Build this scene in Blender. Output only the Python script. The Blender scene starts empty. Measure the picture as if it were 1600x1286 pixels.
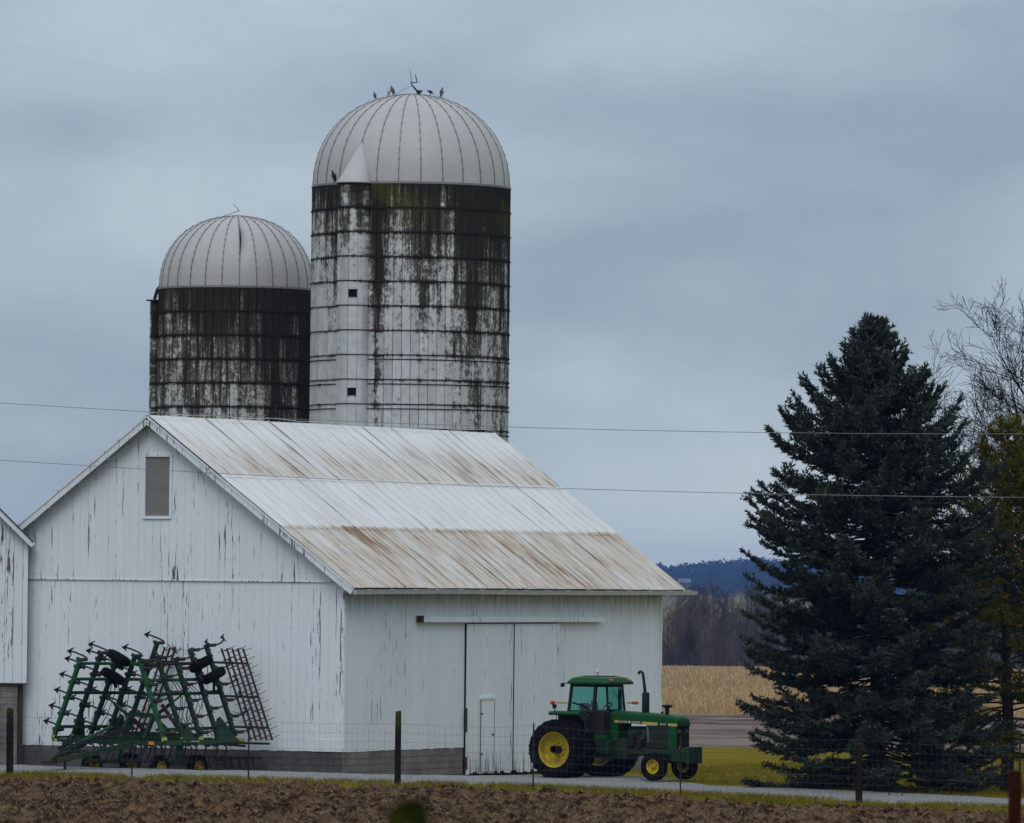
import bpy, bmesh, math, random
import numpy as np
from mathutils import Matrix, Vector, Quaternion
from math import sin, cos, pi, radians

sc = bpy.context.scene
COL = sc.collection
rng = np.random.default_rng(7)
random.seed(7)

# ------------------------------------------------------------------ camera
CAMH = 5.8
ROLL = 0.0103
PITCH = math.atan(261 / 10500)
cam_d = bpy.data.cameras.new('camera')
cam = bpy.data.objects.new('camera', cam_d)
COL.objects.link(cam)
_up = Vector((0, -sin(PITCH), cos(PITCH)))
_fw = Vector((0, cos(PITCH), sin(PITCH)))
_rx = Vector((cos(ROLL), 0, 0)) + _up * sin(ROLL)
_ry = Vector((-sin(ROLL), 0, 0)) + _up * cos(ROLL)
_m = Matrix((_rx, _ry, -_fw)).transposed().to_4x4()
_m.translation = Vector((0, 0, CAMH))
cam.matrix_world = _m
cam_d.sensor_width = 36
cam_d.lens = 36 * 10500 / 1600
cam_d.clip_start = 0.5
cam_d.clip_end = 20000
cam_d.dof.use_dof = True
cam_d.dof.focus_distance = 200
cam_d.dof.aperture_fstop = cam_d.lens / 20.0
sc.camera = cam

# ------------------------------------------------------------------ node helpers
class NT:
    def __init__(self, tree):
        self.t = tree; self.n = tree.nodes; self.l = tree.links
    def put(self, sock, v):
        if v is None: return
        if isinstance(v, bpy.types.NodeSocket): self.l.new(v, sock)
        else:
            if sock.type == 'RGBA' and not isinstance(v, (int, float)) and len(v) == 3: v = (*v, 1)
            if sock.type == 'RGBA' and isinstance(v, (int, float)): v = (v, v, v, 1)
            if sock.type == 'VECTOR' and isinstance(v, (int, float)): v = (v, v, v)
            sock.default_value = v
    def node(self, typ, ins=None, **attrs):
        nd = self.n.new('ShaderNode' + typ)
        for k, v in attrs.items(): setattr(nd, k, v)
        for k, v in (ins or {}).items(): self.put(nd.inputs[k], v)
        return nd
    def math(self, op, a, b=None, c=None, clamp=False):
        nd = self.node('Math', operation=op, use_clamp=clamp)
        for i, v in enumerate((a, b, c)): self.put(nd.inputs[i], v)
        return nd.outputs[0]
    def vmath(self, op, a, b=None):
        nd = self.node('VectorMath', operation=op)
        self.put(nd.inputs[0], a); self.put(nd.inputs[1], b)
        return nd.outputs[0]
    def mix(self, f, a, b, mode='MIX'):
        nd = self.node('Mix', data_type='RGBA', blend_type=mode)
        self.put(nd.inputs[0], f); self.put(nd.inputs[6], a); self.put(nd.inputs[7], b)
        return nd.outputs[2]
    def ramp(self, f, lo, hi):          # smooth step 0..1
        nd = self.node('MapRange', {'Value': f, 'From Min': lo, 'From Max': hi}, interpolation_type='SMOOTHSTEP')
        return nd.outputs[0]
    def noise(self, vec, scale=1.0, detail=3.0, rough=0.55, dist=0.0):
        return self.node('TexNoise', {'Vector': vec, 'Scale': scale, 'Detail': detail, 'Roughness': rough, 'Distortion': dist}).outputs[0]
    def sep(self, v):
        return self.node('SeparateXYZ', {0: v}).outputs
    def comb(self, x, y, z):
        return self.node('CombineXYZ', {0: x, 1: y, 2: z}).outputs[0]
    def white(self, v):
        return self.node('TexWhiteNoise', {'Vector': v}, noise_dimensions='3D').outputs[0]
    def objco(self, ob=None):
        nd = self.node('TexCoord')
        if ob: nd.object = ob
        return nd.outputs['Object']
    def pos(self): return self.node('NewGeometry').outputs['Position']
    def rand(self): return self.node('ObjectInfo').outputs['Random']
    def bump(self, h, strength=0.3, dist=0.02):
        return self.node('Bump', {'Height': h, 'Strength': strength, 'Distance': dist}).outputs[0]

MATS = {}
def mat(name, fn):
    m = bpy.data.materials.new(name); m.use_nodes = True
    t = m.node_tree; t.nodes.clear()
    n = NT(t)
    out = n.node('OutputMaterial')
    r = fn(n)
    if isinstance(r, dict):
        bs = n.node('BsdfPrincipled')
        r.setdefault('Specular IOR Level', .0 if isinstance(r.get('Roughness'), float) and r['Roughness'] >= .75 else .3)
        for k, v in r.items(): n.put(bs.inputs[k], v)
        r = bs.outputs[0]
    t.links.new(r, out.inputs['Surface'])
    MATS[name] = m
    return m

# ------------------------------------------------------------------ sky and sun
SUN_EL, SUN_AZ = radians(50), radians(188)     # azimuth clockwise from +Y
w = bpy.data.worlds.new('World'); sc.world = w; w.use_nodes = True
wt = w.node_tree; wt.nodes.clear()
n = NT(wt)
wo = n.node('OutputWorld')
sky = n.node('TexSky', sky_type='NISHITA', sun_disc=False, sun_elevation=SUN_EL, sun_rotation=SUN_AZ, altitude=200, air_density=1.0, dust_density=2.0, ozone_density=1.0)
gen = n.node('TexCoord').outputs['Generated']
d3 = n.sep(gen)
# cloud deck: project the direction on a flat layer so that cloud bands crowd towards the horizon
cx = n.math('MULTIPLY', d3[0], 1.0); 
cz = n.math('ADD', d3[2], 0.02)
cv = n.comb(n.math('MULTIPLY', d3[0], 8.0), n.math('MULTIPLY', d3[1], 8.0), n.math('MULTIPLY', d3[2], 19.0))
c1 = n.noise(cv, 1.0, 2.0, 0.45, 0.4)
c2 = n.noise(n.vmath('ADD', cv, (3.7, 8.1, 1.3)), 2.6, 4.0, 0.55, 0.3)
cf = n.ramp(n.math('ADD', n.math('MULTIPLY', c1, 0.72), n.math('MULTIPLY', c2, 0.28)), 0.30, 0.70)
deck = n.mix(cf, (0.235, 0.312, 0.425), (0.50, 0.595, 0.655))
# the deck thins out to a paler strip at the horizon
deck = n.mix(n.math('MULTIPLY', n.ramp(d3[2], .03, -.005), .55), deck, (0.49, 0.535, 0.555))
# overcast decks are brighter overhead than near the horizon
zen = n.ramp(d3[2], 0.0, 1.0)
deck = n.mix(1.0, deck, n.mix(zen, (1.0, 1.0, 1.0), (2.3, 2.15, 2.0)), 'MULTIPLY')
skyc = n.mix(1.0, sky.outputs[0], (0.09, 0.09, 0.09), 'MULTIPLY')
tot = n.mix(0.90, skyc, deck)
bg = n.node('Background', {'Color': tot, 'Strength': 1.0})
wt.links.new(bg.outputs[0], wo.inputs['Surface'])

sun_d = bpy.data.lights.new('sun', 'SUN'); sun = bpy.data.objects.new('sun', sun_d); COL.objects.link(sun)
sun_d.energy = 0.8; sun_d.angle = radians(35); sun_d.color = (1.0, 0.97, 0.93)
_sd = Vector((sin(SUN_AZ) * cos(SUN_EL), cos(SUN_AZ) * cos(SUN_EL), sin(SUN_EL)))
sun.rotation_euler = (-_sd).to_track_quat('-Z', 'Y').to_euler()
sun.location = (0, 150, 80)
vs = sc.view_settings
vs.view_transform = 'Standard'; vs.look = 'None'; vs.exposure = 0.08; vs.gamma = 1.0; vs.use_curve_mapping = False
sc.cycles.max_bounces = 6
sc.cycles.volume_bounces = 0
sc.cycles.transparent_max_bounces = 12

# ------------------------------------------------------------------ mesh helpers
class MB:
    """collects shapes, then becomes ONE mesh object"""
    def __init__(self): self.v = []; self.f = []
    def add(self, vs, fs):
        o = len(self.v); self.v.extend([tuple(p) for p in vs]); self.f.extend([tuple(i + o for i in f) for f in fs]); return self
    def box(self, c, s, rot=None, taper=None):
        hx, hy, hz = s[0] / 2, s[1] / 2, s[2] / 2
        vs = []
        for z in (-1, 1):
            k = 1 if (taper is None or z < 0) else taper
            for x, y in ((-1, -1), (1, -1), (1, 1), (-1, 1)):
                vs.append(Vector((x * hx * k, y * hy * k, z * hz)))
        if rot is not None: vs = [rot @ p for p in vs]
        c = Vector(c)
        return self.add([p + c for p in vs], [(3, 2, 1, 0), (4, 5, 6, 7), (0, 1, 5, 4), (1, 2, 6, 5), (2, 3, 7, 6), (3, 0, 4, 7)])
    def beam(self, a, b, wd, ht, up=(0, 0, 1)):
        a, b = Vector(a), Vector(b); d = (b - a); L = d.length; d.normalize()
        u = Vector(up)
        if abs(d.dot(u)) > .98: u = Vector((1, 0, 0))
        s = d.cross(u).normalized(); u = s.cross(d)
        R = Matrix((s, d, u)).transposed()
        return self.box((a + b) / 2, (wd, L, ht), R)
    def tube(self, pts, rad, sides=8, cap=True):
        pts = [Vector(p) for p in pts]; k = len(pts)
        if not hasattr(rad, '__len__'): rad = [rad] * k
        base = len(self.v); prev = None
        for i, p in enumerate(pts):
            d = (pts[min(i + 1, k - 1)] - pts[max(i - 1, 0)]).normalized()
            if prev is None:
                u = Vector((0, 0, 1)) if abs(d.z) < .9 else Vector((1, 0, 0))
                s = d.cross(u).normalized()
            else:
                s = (prev - d * prev.dot(d)).normalized()
            prev = s; t = d.cross(s)
            for j in range(sides):
                a = 2 * pi * j / sides
                self.v.append(tuple(p + (s * cos(a) + t * sin(a)) * rad[i]))
        for i in range(k - 1):
            for j in range(sides):
                a = base + i * sides + j; b = base + i * sides + (j + 1) % sides
                self.f.append((a, b, b + sides, a + sides))
        if cap:
            self.f.append(tuple(base + j for j in reversed(range(sides))))
            self.f.append(tuple(base + (k - 1) * sides + j for j in range(sides)))
        return self
    def lathe(self, prof, segs, M=None, a0=0, a1=2 * pi, close=True):
        """prof = (r, z) list, turned about local z"""
        M = M or Matrix()
        full = abs(a1 - a0 - 2 * pi) < 1e-6
        na = segs if full else segs + 1
        base = len(self.v)
        for r_, z_ in prof:
            for j in range(na):
                a = a0 + (a1 - a0) * j / segs
                self.v.append(tuple(M @ Vector((r_ * cos(a), r_ * sin(a), z_))))
        for i in range(len(prof) - 1):
            for j in range(segs):
                a = base + i * na + j; b = base + i * na + (j + 1) % na
                self.f.append((a, b, b + na, a + na))
        return self
    def prism(self, poly, a, b, M=None):
        """poly (u, v) extruded along x from a to b, in local y/z"""
        M = M or Matrix(); k = len(poly)
        vs = [M @ Vector((a, u, v)) for u, v in poly] + [M @ Vector((b, u, v)) for u, v in poly]
        fs = [tuple(reversed(range(k))), tuple(range(k, 2 * k))] + [(i, (i + 1) % k, k + (i + 1) % k, k + i) for i in range(k)]
        return self.add(vs, fs)
    def mesh(self, name, m=None, smooth=False):
        me = bpy.data.meshes.new(name)
        me.from_pydata(self.v, [], self.f)
        bm = bmesh.new(); bm.from_mesh(me); bmesh.ops.recalc_face_normals(bm, faces=bm.faces); bm.to_mesh(me); bm.free()
        if smooth:
            me.polygons.foreach_set('use_smooth', [True] * len(me.polygons))
        if m: me.materials.append(MATS[m] if isinstance(m, str) else m)
        return me
    def build(self, name, m, parent=None, smooth=False, bevel=0.0, label=None, kind=None):
        o = bpy.data.objects.new(name, self.mesh(name, m, smooth)); COL.objects.link(o)
        if parent: o.parent = parent
        if bevel:
            md = o.modifiers.new('bevel', 'BEVEL'); md.width = bevel; md.segments = 2; md.limit_method = 'ANGLE'
        if smooth:
            try:
                o.data.set_sharp_from_angle(angle=radians(38))
            except Exception: pass
        if label: o['label'] = label
        if kind: o['kind'] = kind
        return o

def npmesh(name, V, Fc, m, parent=None, smooth=False):
    """big numpy mesh; Fc is (n,3) or (n,4)"""
    me = bpy.data.meshes.new(name)
    V = np.asarray(V, np.float32); Fc = np.asarray(Fc, np.int32)
    k = Fc.shape[1]
    me.vertices.add(len(V)); me.vertices.foreach_set('co', V.ravel())
    me.loops.add(Fc.size); me.loops.foreach_set('vertex_index', Fc.ravel())
    me.polygons.add(len(Fc)); me.polygons.foreach_set('loop_start', np.arange(0, Fc.size, k, dtype=np.int32))
    try: me.polygons.foreach_set('loop_total', np.full(len(Fc), k, np.int32))
    except Exception: pass
    me.update(calc_edges=True)
    if smooth: me.polygons.foreach_set('use_smooth', np.ones(len(Fc), bool))
    if m: me.materials.append(MATS[m])
    o = bpy.data.objects.new(name, me); COL.objects.link(o)
    if parent: o.parent = parent
    return o

def tag(o, label=None, cat=None, group=None, kind=None):
    if label: o['label'] = label
    if cat: o['category'] = cat
    if group: o['group'] = group
    if kind: o['kind'] = kind
    return o
def empty(name, loc, rz=0.0, label=None, cat=None, group=None):
    o = bpy.data.objects.new(name, None); COL.objects.link(o)
    o.location = loc; o.rotation_euler = (0, 0, rz); o.empty_display_size = .3
    return tag(o, label, cat, group)
def inst(me, name, parent, loc=(0, 0, 0), rot=None):
    o = bpy.data.objects.new(name, me); COL.objects.link(o); o.parent = parent; o.location = loc
    if rot is not None: o.rotation_euler = rot
    return o

def vnoise(x, y, seed):
    """smooth 2-D value noise, 0..1, on numpy arrays"""
    r_ = np.random.default_rng(seed); T = r_.random((256, 256))
    xi = np.floor(x).astype(int); yi = np.floor(y).astype(int)
    fx = x - xi; fy = y - yi
    fx = fx * fx * (3 - 2 * fx); fy = fy * fy * (3 - 2 * fy)
    a = T[xi & 255, yi & 255]; b = T[(xi + 1) & 255, yi & 255]; c_ = T[xi & 255, (yi + 1) & 255]; d_ = T[(xi + 1) & 255, (yi + 1) & 255]
    return (a * (1 - fx) + b * fx) * (1 - fy) + (c_ * (1 - fx) + d_ * fx) * fy
def sstep(a, b, x):
    t = np.clip((x - a) / (b - a), 0, 1); return t * t * (3 - 2 * t)

# ------------------------------------------------------------------ site frame: s runs right along the gable wall, y away along the side wall
CX, CY = -4.932, 200.793
TH = radians(27.4)
SITE = Matrix.Translation((CX, CY, 0)) @ Matrix.Rotation(-TH, 4, 'Z')
def S(s, y, z=0.0): return SITE @ Vector((s, y, z))
def to_site(X, Y):
    dx = X - CX; dy = Y - CY
    return dx * cos(TH) - dy * sin(TH), dx * sin(TH) + dy * cos(TH)
def gz(X, Y):
    """ground height"""
    X = np.asarray(X, float); Y = np.asarray(Y, float)
    s, y = to_site(X, Y); w_ = -y
    R = np.interp(s, [-60, -8, 11, 22, 27, 60], [0.05, 0.07, 0.09, -0.11, -0.16, -0.3])
    front = R - 0.02 * np.clip(w_ - 4, 0, 30)
    # rise of the field towards the photographer's road
    front = front + np.interp(Y, [0, 8, 30, 60, 100, 120, 150, 162], [5.0, 4.9, 4.55, 3.6, 1.9, 1.0, .12, 0])
    w0 = 2.7 - sstep(5.5, 8.5, s) * 2.7
    back = np.interp(Y, [0, 196, 215, 246, 330, 600, 1000, 1300, 3000, 5200, 7100, 20000], [-.28, -.28, -.28, -.32, -1.0, -3.2, -7.0, -10, -14, -16, 12, -60])
    k = sstep(0, .9, w_ - w0)
    near = front * k + back * (1 - k)
    return near
def G(s, y):
    p = S(s, y); return float(gz(p.x, p.y))
# ------------------------------------------------------------------ materials of the setting
def m_soil(n):
    p = n.pos()
    a = n.noise(p, 2.2, 6, .65); b = n.noise(p, 14, 4, .7); c_ = n.noise(p, .22, 2, .5)
    col = n.mix(n.ramp(a, .38, .62), (.018, .009, .0042), (.125, .075, .043))
    col = n.mix(n.math('MULTIPLY', n.ramp(b, .55, .75), .8), col, (.28, .195, .115))
    col = n.mix(n.math('MULTIPLY', n.ramp(c_, .45, .7), .25), col, (.055, .038, .026))
    return {'Base Color': col, 'Roughness': .95, 'Normal': n.bump(b, .6, .05)}
mat('plowed_soil', m_soil)
def m_ground(n):
    p = n.pos(); a = n.noise(p, .35, 5, .6); b = n.noise(p, 6, 4, .7)
    col = n.mix(n.ramp(a, .35, .65), (.125, .100, .010), (.19, .142, .016))
    col = n.mix(n.math('MULTIPLY', n.ramp(b, .5, .75), .5), col, (.07, .072, .006))
    return {'Base Color': col, 'Roughness': .95, 'Normal': n.bump(b, .6, .04)}
mat('lawn', m_ground)
def m_gravel(n):
    p = n.pos()
    v = n.node('TexVoronoi', {'Vector': p, 'Scale': 22.0}).outputs['Color']
    a = n.noise(p, 1.1, 4, .6); b = n.noise(p, 30, 3, .7)
    sx = n.sep(v)[0]
    col = n.mix(sx, (.13, .127, .122), (.33, .33, .335))
    col = n.mix(n.math('MULTIPLY', n.ramp(a, .45, .7), .55), col, (.21, .195, .17))
    return {'Base Color': col, 'Roughness': .9, 'Normal': n.bump(b, .7, .03)}
mat('gravel', m_gravel)
def m_yard(n):
    p = n.pos(); a = n.noise(p, .8, 5, .6)
    col = n.mix(n.ramp(a, .4, .65), (.10, .085, .065), (.19, .18, .165))
    return {'Base Color': col, 'Roughness': .95, 'Normal': n.bump(a, .5, .05)}
mat('yard_dirt', m_yard)
def m_fallow(n):
    p = n.pos()
    st = n.noise(n.vmath('MULTIPLY', p, (.05, .35, 1)), 1.0, 5, .65); a = n.noise(p, 1.5, 5, .7)
    col = n.mix(n.ramp(st, .38, .62), (.085, .062, .052), (.20, .155, .135))
    col = n.mix(n.math('MULTIPLY', n.ramp(a, .55, .75), .4), col, (.23, .19, .15))
    return {'Base Color': col, 'Roughness': .95, 'Normal': n.bump(a, .6, .2)}
mat('fallow_soil', m_fallow)
def m_straw(n):
    p = n.pos(); a = n.noise(p, 1.3, 4, .6); b = n.noise(n.vmath('MULTIPLY', p, (.02, .02, 1)), 1, 3, .5); q = n.noise(n.vmath('MULTIPLY', p, (3, 3, .1)), 1, 1, .6)
    col = n.mix(n.ramp(a, .35, .65), (.25, .155, .068), (.52, .37, .20))
    col = n.mix(n.math('MULTIPLY', n.ramp(q, .5, .62), .75), col, (.66, .49, .29))
    col = n.mix(n.math('MULTIPLY', n.ramp(b, .4, .7), .35), col, (.22, .14, .065))
    return {'Base Color': col, 'Roughness': .9}
mat('corn_straw', m_straw)
mat('corn_ground', lambda n: {'Base Color': n.mix(n.noise(n.pos(), .8, 5, .7), (.15, .095, .045), (.33, .225, .12)), 'Roughness': .95})
def m_residue(n):
    p = n.pos(); a = n.noise(p, 5, 2, .6)
    return {'Base Color': n.mix(n.ramp(a, .3, .7), (.15, .105, .060), (.38, .285, .18)), 'Roughness': .9}
mat('residue', m_residue)
def m_blade(n):
    p = n.pos(); a = n.noise(p, 1.2, 4, .6); b = n.noise(p, 17, 2, .6)
    col = n.mix(n.ramp(a, .35, .65), (.10, .098, .005), (.21, .155, .010))
    col = n.mix(n.math('MULTIPLY', n.ramp(b, .5, .7), .5), col, (.24, .185, .045))
    return {'Base Color': col, 'Roughness': .8}
mat('grass_blade', m_blade)

def mk_boards(name, peel, grime_shade=0.0, ax=0):
    def f(n):
        co = n.objco(BARN)
        r_ = n.rand()
        big = n.noise(n.vmath('MULTIPLY', co, (.45, .45, .22)), 1.0, 3, .6)
        st = n.noise(n.vmath('MULTIPLY', co, (15, 15, .9)), 1.0, 5, .62)
        st2 = n.noise(n.vmath('MULTIPLY', co, (34, 34, 3.2)), 1.0, 4, .65)
        thr = n.math('SUBTRACT', .860 - .10 * peel, n.math('MULTIPLY', big, .27))
        gx = n.sep(n.node('TexCoord').outputs['Generated'])[ax]
        edge = n.math('POWER', n.math('MULTIPLY', n.math('ABSOLUTE', n.math('SUBTRACT', gx, .5)), 2.0), 3.0)
        thr = n.math('SUBTRACT', thr, n.math('MULTIPLY', edge, .055))
        thr = n.math('ADD', thr, n.math('MULTIPLY', n.math('SUBTRACT', r_, .42), .11))
        m1 = n.ramp(n.math('SUBTRACT', st, thr), -.006, .012)
        m2 = n.ramp(n.math('SUBTRACT', st2, n.math('ADD', thr, .035)), -.008, .012)
        # bare wood where splash-back wets the lower ends
        z = n.sep(co)[2]
        low = n.math('MULTIPLY', n.ramp(z, .75, -.35), n.ramp(st, .46, .56))
        pk = n.math('MAXIMUM', n.math('MAXIMUM', m1, m2), n.math('MULTIPLY', low, .9))
        thin = n.math('MULTIPLY', n.ramp(st, .50, .72), .22 * peel)
        paint = n.mix(n.ramp(big, .35, .7), (.745, .795, .84), (.70, .745, .79))
        paint = n.mix(n.math('MULTIPLY', r_, .30), paint, (.63, .65, .67))
        paint = n.mix(n.math('MULTIPLY', thin, .75), paint, (.40, .40, .40))
        gn = n.noise(n.vmath('MULTIPLY', co, (5, 5, .6)), 1.0, 4, .6)
        # mildew runs from the top of the wall, plus eave shade painted in
        if grime_shade:
            run = n.math('MULTIPLY', n.ramp(z, 4.3, 5.5), n.ramp(gn, .25, .7))
            paint = n.mix(n.math('MULTIPLY', run, grime_shade), paint, (.20, .20, .175))
        wood = n.mix(st2, (.05, .047, .044), (.16, .15, .14))
        col = n.mix(pk, paint, wood)
        h = n.math('SUBTRACT', n.math('MULTIPLY', st2, .25), pk)
        return {'Base Color': col, 'Roughness': n.math('ADD', .55, n.math('MULTIPLY', pk, .35)), 'Normal': n.bump(h, .35, .006)}
    return mat(name, f)

BARN = empty('white_barn', (CX, CY, 0), -TH, 'large white board-sided barn with rusty metal roof and sliding doors', 'barn')
mk_boards('gable_boards', 0.62)
mk_boards('side_boards', 0.20, .8, 1)
mk_boards('door_boards', 0.45, 0, 1)
mk_boards('trim_boards', 1.0)
mat('dark_wood', lambda n: {'Base Color': n.mix(n.noise(n.vmath('MULTIPLY', n.pos(), (9, 9, 1)), 1, 4), (.03, .027, .024), (.085, .078, .07)), 'Roughness': .9})
def m_tin(n):
    co = n.objco(BARN); x, y, z = n.sep(co)
    # v = distance down the slope from the ridge, 0..1
    v = n.math('DIVIDE', n.math('ADD', x, 6.69), 7.14)
    q = n.comb(n.math('MULTIPLY', y, 5.0), n.math('MULTIPLY', v, 5.0), 0)
    st = n.noise(q, 1.0, 6, .62)
    fine = n.noise(n.comb(n.math('MULTIPLY', y, 16), n.math('MULTIPLY', v, 7), 3), 1.0, 4, .6)
    big = n.noise(n.comb(n.math('MULTIPLY', y, .34), n.math('MULTIPLY', v, 2.6), 7), 1.0, 3, .55)
    low = n.ramp(v, .640, .652)                                   # the lowest course is the oldest tin
    topc = n.math('MULTIPLY', n.math('SUBTRACT', 1.0, n.ramp(v, .348, .358)), n.ramp(v, .06, .30))
    age = n.math('ADD', n.math('MULTIPLY', low, .80), n.math('MULTIPLY', topc, .55))
    age = n.math('ADD', age, .20)
    stain = n.ramp(n.math('ADD', n.math('MULTIPLY', st, .8), n.math('MULTIPLY', big, .55)), .46, .92)
    base = n.mix(n.ramp(fine, .3, .7), (.70, .71, .725), (.60, .615, .63))
    base = n.mix(n.math('MULTIPLY', n.rand(), .25), base, (.55, .56, .575))
    tan = n.mix(fine, (.33, .25, .175), (.52, .43, .345))
    col = n.mix(n.math('MULTIPLY', age, n.math('ADD', .25, n.math('MULTIPLY', stain, .95)), clamp=True), base, tan)
    rm = n.math('MULTIPLY', n.ramp(n.math('ADD', n.math('MULTIPLY', st, .5), n.math('MULTIPLY', big, .6)), .575, .68), n.math('ADD', n.math('MULTIPLY', low, .75), n.math('ADD', n.math('MULTIPLY', topc, .55), .03)))
    col = n.mix(rm, col, n.mix(fine, (.125, .058, .028), (.25, .15, .09)))
    thin = n.math('MULTIPLY', n.ramp(fine, .57, .70), n.math('ADD', .2, n.math('MULTIPLY', age, .6)))
    col = n.mix(thin, col, (.12, .085, .06))
    return {'Base Color': col, 'Roughness': n.math('ADD', .42, n.math('MULTIPLY', age, .3)), 'Metallic': .05, 'Normal': n.bump(fine, .15, .01)}
mat('barn_tin', m_tin)
def m_block(n):
    co = n.objco(BARN); a = n.noise(co, 1.2, 5, .65); b = n.noise(n.vmath('MULTIPLY', co, (6, 6, 1.2)), 1, 4, .6)
    col = n.mix(n.ramp(a, .3, .7), (.135, .125, .112), (.225, .215, .195))
    col = n.mix(n.math('MULTIPLY', n.ramp(b, .5, .75), .6), col, (.075, .075, .055))
    col = n.mix(n.math('MULTIPLY', n.rand(), .25), col, (.27, .26, .24))
    return {'Base Color': col, 'Roughness': .92, 'Normal': n.bump(a, .4, .03)}
mat('concrete_block', m_block)
def m_block2(n):
    co = n.objco(BARN); a = n.noise(co, 1.0, 5, .65); z = n.sep(co)[2]
    col = n.mix(n.ramp(a, .3, .7), (.075, .072, .070), (.125, .12, .115))
    return {'Base Color': col, 'Roughness': .92, 'Normal': n.bump(a, .4, .03)}
mat('dark_block', m_block2)
mat('mortar', lambda n: {'Base Color': (.11, .105, .095), 'Roughness': .95})
mat('white_trim_metal', lambda n: {'Base Color': n.mix(n.noise(n.pos(), 3, 4), (.45, .46, .45), (.60, .61, .61)), 'Roughness': .5})
mat('panel_board', lambda n: {'Base Color': n.mix(n.noise(n.vmath('MULTIPLY', n.pos(), (1.5, 1.5, 1.2)), 1.6, 4, .6), (.155, .142, .132), (.255, .24, .228)), 'Roughness': .85})
mat('rusty_iron', lambda n: {'Base Color': n.mix(n.noise(n.pos(), 9, 4), (.045, .028, .02), (.12, .07, .045)), 'Roughness': .8, 'Metallic': .3})

# ------------------------------------------------------------------ ground: one sheet to the horizon
def grid(xs, ys, zf):
    Xg, Yg = np.meshgrid(xs, ys)
    Z = zf(Xg, Yg)
    V = np.stack([Xg, Yg, Z], -1).reshape(-1, 3)
    nx, ny = len(xs), len(ys)
    i = np.arange(nx * ny).reshape(ny, nx)
    F = np.stack([i[:-1, :-1], i[:-1, 1:], i[1:, 1:], i[1:, :-1]], -1).reshape(-1, 4)
    return V, F
def site_grid(ss, ys, zf):
    Sg, Yg = np.meshgrid(ss, ys)
    X = CX + Sg * cos(TH) + Yg * sin(TH); Y = CY - Sg * sin(TH) + Yg * cos(TH)
    Z = zf(Sg, Yg, X, Y)
    V = np.stack([X, Y, Z], -1).reshape(-1, 3)
    nx, ny = len(ss), len(ys)
    i = np.arange(nx * ny).reshape(ny, nx)
    F = np.stack([i[:-1, :-1], i[:-1, 1:], i[1:, 1:], i[1:, :-1]], -1).reshape(-1, 4)
    return V, F
xs = np.concatenate([np.array([-9000, -3000, -1200, -500, -200, -100, -60]), np.arange(-45, 46, .75), np.array([60, 100, 200, 500, 1200, 3000, 9000])])
ys = np.concatenate([np.array([-2000, -300, -60]), np.arange(-20, 160, 5), np.arange(160, 260, .75), np.array([270, 290, 330, 420, 600, 800, 1000, 1300, 2000, 3000, 4000, 5200, 6100, 7100, 8500, 12000, 20000])])
V, F = grid(xs, ys, lambda X, Y: gz(X, Y) - .06 + .03 * (vnoise(X * .7, Y * .7, 3) - .5))
tag(npmesh('ground', V, F, 'lawn', smooth=True), kind='structure')

# gravel lane along the gable, a little crowned, with ragged edges
def zroad(s, y, X, Y):
    w_ = -y; t = (w_ - 6.0) / 2.1
    return gz(X, Y) + .012 - .32 * np.clip(np.abs(t) - .80 - .5 * (vnoise(s * .9, y * .9, 11) - .5), 0, 1) + .012 * (vnoise(s * 4, y * 4, 12) - .5) - .018 * np.exp(-((np.abs(w_ - 6.1) - .85) / .25) ** 2)
V, F = site_grid(np.arange(-45, 60, .3), np.arange(-9.0, -3.2, .15), zroad)
tag(npmesh('gravel_lane', V, F, 'gravel', smooth=True), kind='structure')
# gravel apron in front of the sliding doors where the tractor stands, and the yard at the wall's foot
def zapron(s, y, X, Y):
    e = np.minimum(np.minimum(s - 4.3, 11.4 - .62 * np.maximum(y, -1) - s), np.minimum(15 - y, y + 4.6)) + 1.2 * (vnoise(s * .8, y * .8, 21) - .5)
    return gz(X, Y) + .004 - .1 * np.clip(.8 - e, 0, 1) - .5 * np.clip(-.4 - e, 0, 1) + .01 * (vnoise(s * 4, y * 4, 22) - .5)
V, F = site_grid(np.arange(0.3, 22, .3), np.arange(-4.8, 24, .3), zapron)
tag(npmesh('gravel_apron', V, F, 'gravel', smooth=True), kind='structure')
V, F = site_grid(np.arange(-22, 6, .4), np.arange(-3.7, 0.4, .3), lambda s, y, X, Y: gz(X, Y) - .015 + .03 * (vnoise(s * 2, y * 2, 31) - .5))
tag(npmesh('yard', V, F, 'yard_dirt', smooth=True), kind='structure')

# ploughed field, clods as real relief
def zfield(s, y, X, Y):
    w_ = -y
    z = gz(X, Y) + .0
    a = vnoise(s * 1.3, y * 1.0, 41); b = vnoise(s * 5.5, y * 4.4, 42); c_ = vnoise(s * 9, y * 8, 43); d_ = vnoise(s * 19, y * 17, 44)
    rel = .17 * a ** 2 + .17 * np.clip(b * 1.6 - .5, 0, 1) ** 1.2 + .13 * np.abs(c_ - .5) * 2 + .06 * d_
    edge = sstep(10.5, 11.9, w_ + 1.3 * (vnoise(s * .8, y * .8, 45) - .5))
    return z - .14 + edge * (-.03 + rel)
V, F = site_grid(np.arange(-14, 40, .075), -np.concatenate([np.arange(9.6, 36, .085)]), zfield)
tag(npmesh('plowed_field', V, F, 'plowed_soil'), kind='structure')
V, F = site_grid(np.arange(-60, 90, 1.5), -np.arange(36, 190, 1.5), lambda s, y, X, Y: gz(X, Y) + .0 + .12 * vnoise(s * 1.3, y * 1.3, 46))
tag(npmesh('plowed_field_near', V, F, 'plowed_soil'), kind='structure')
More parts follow.
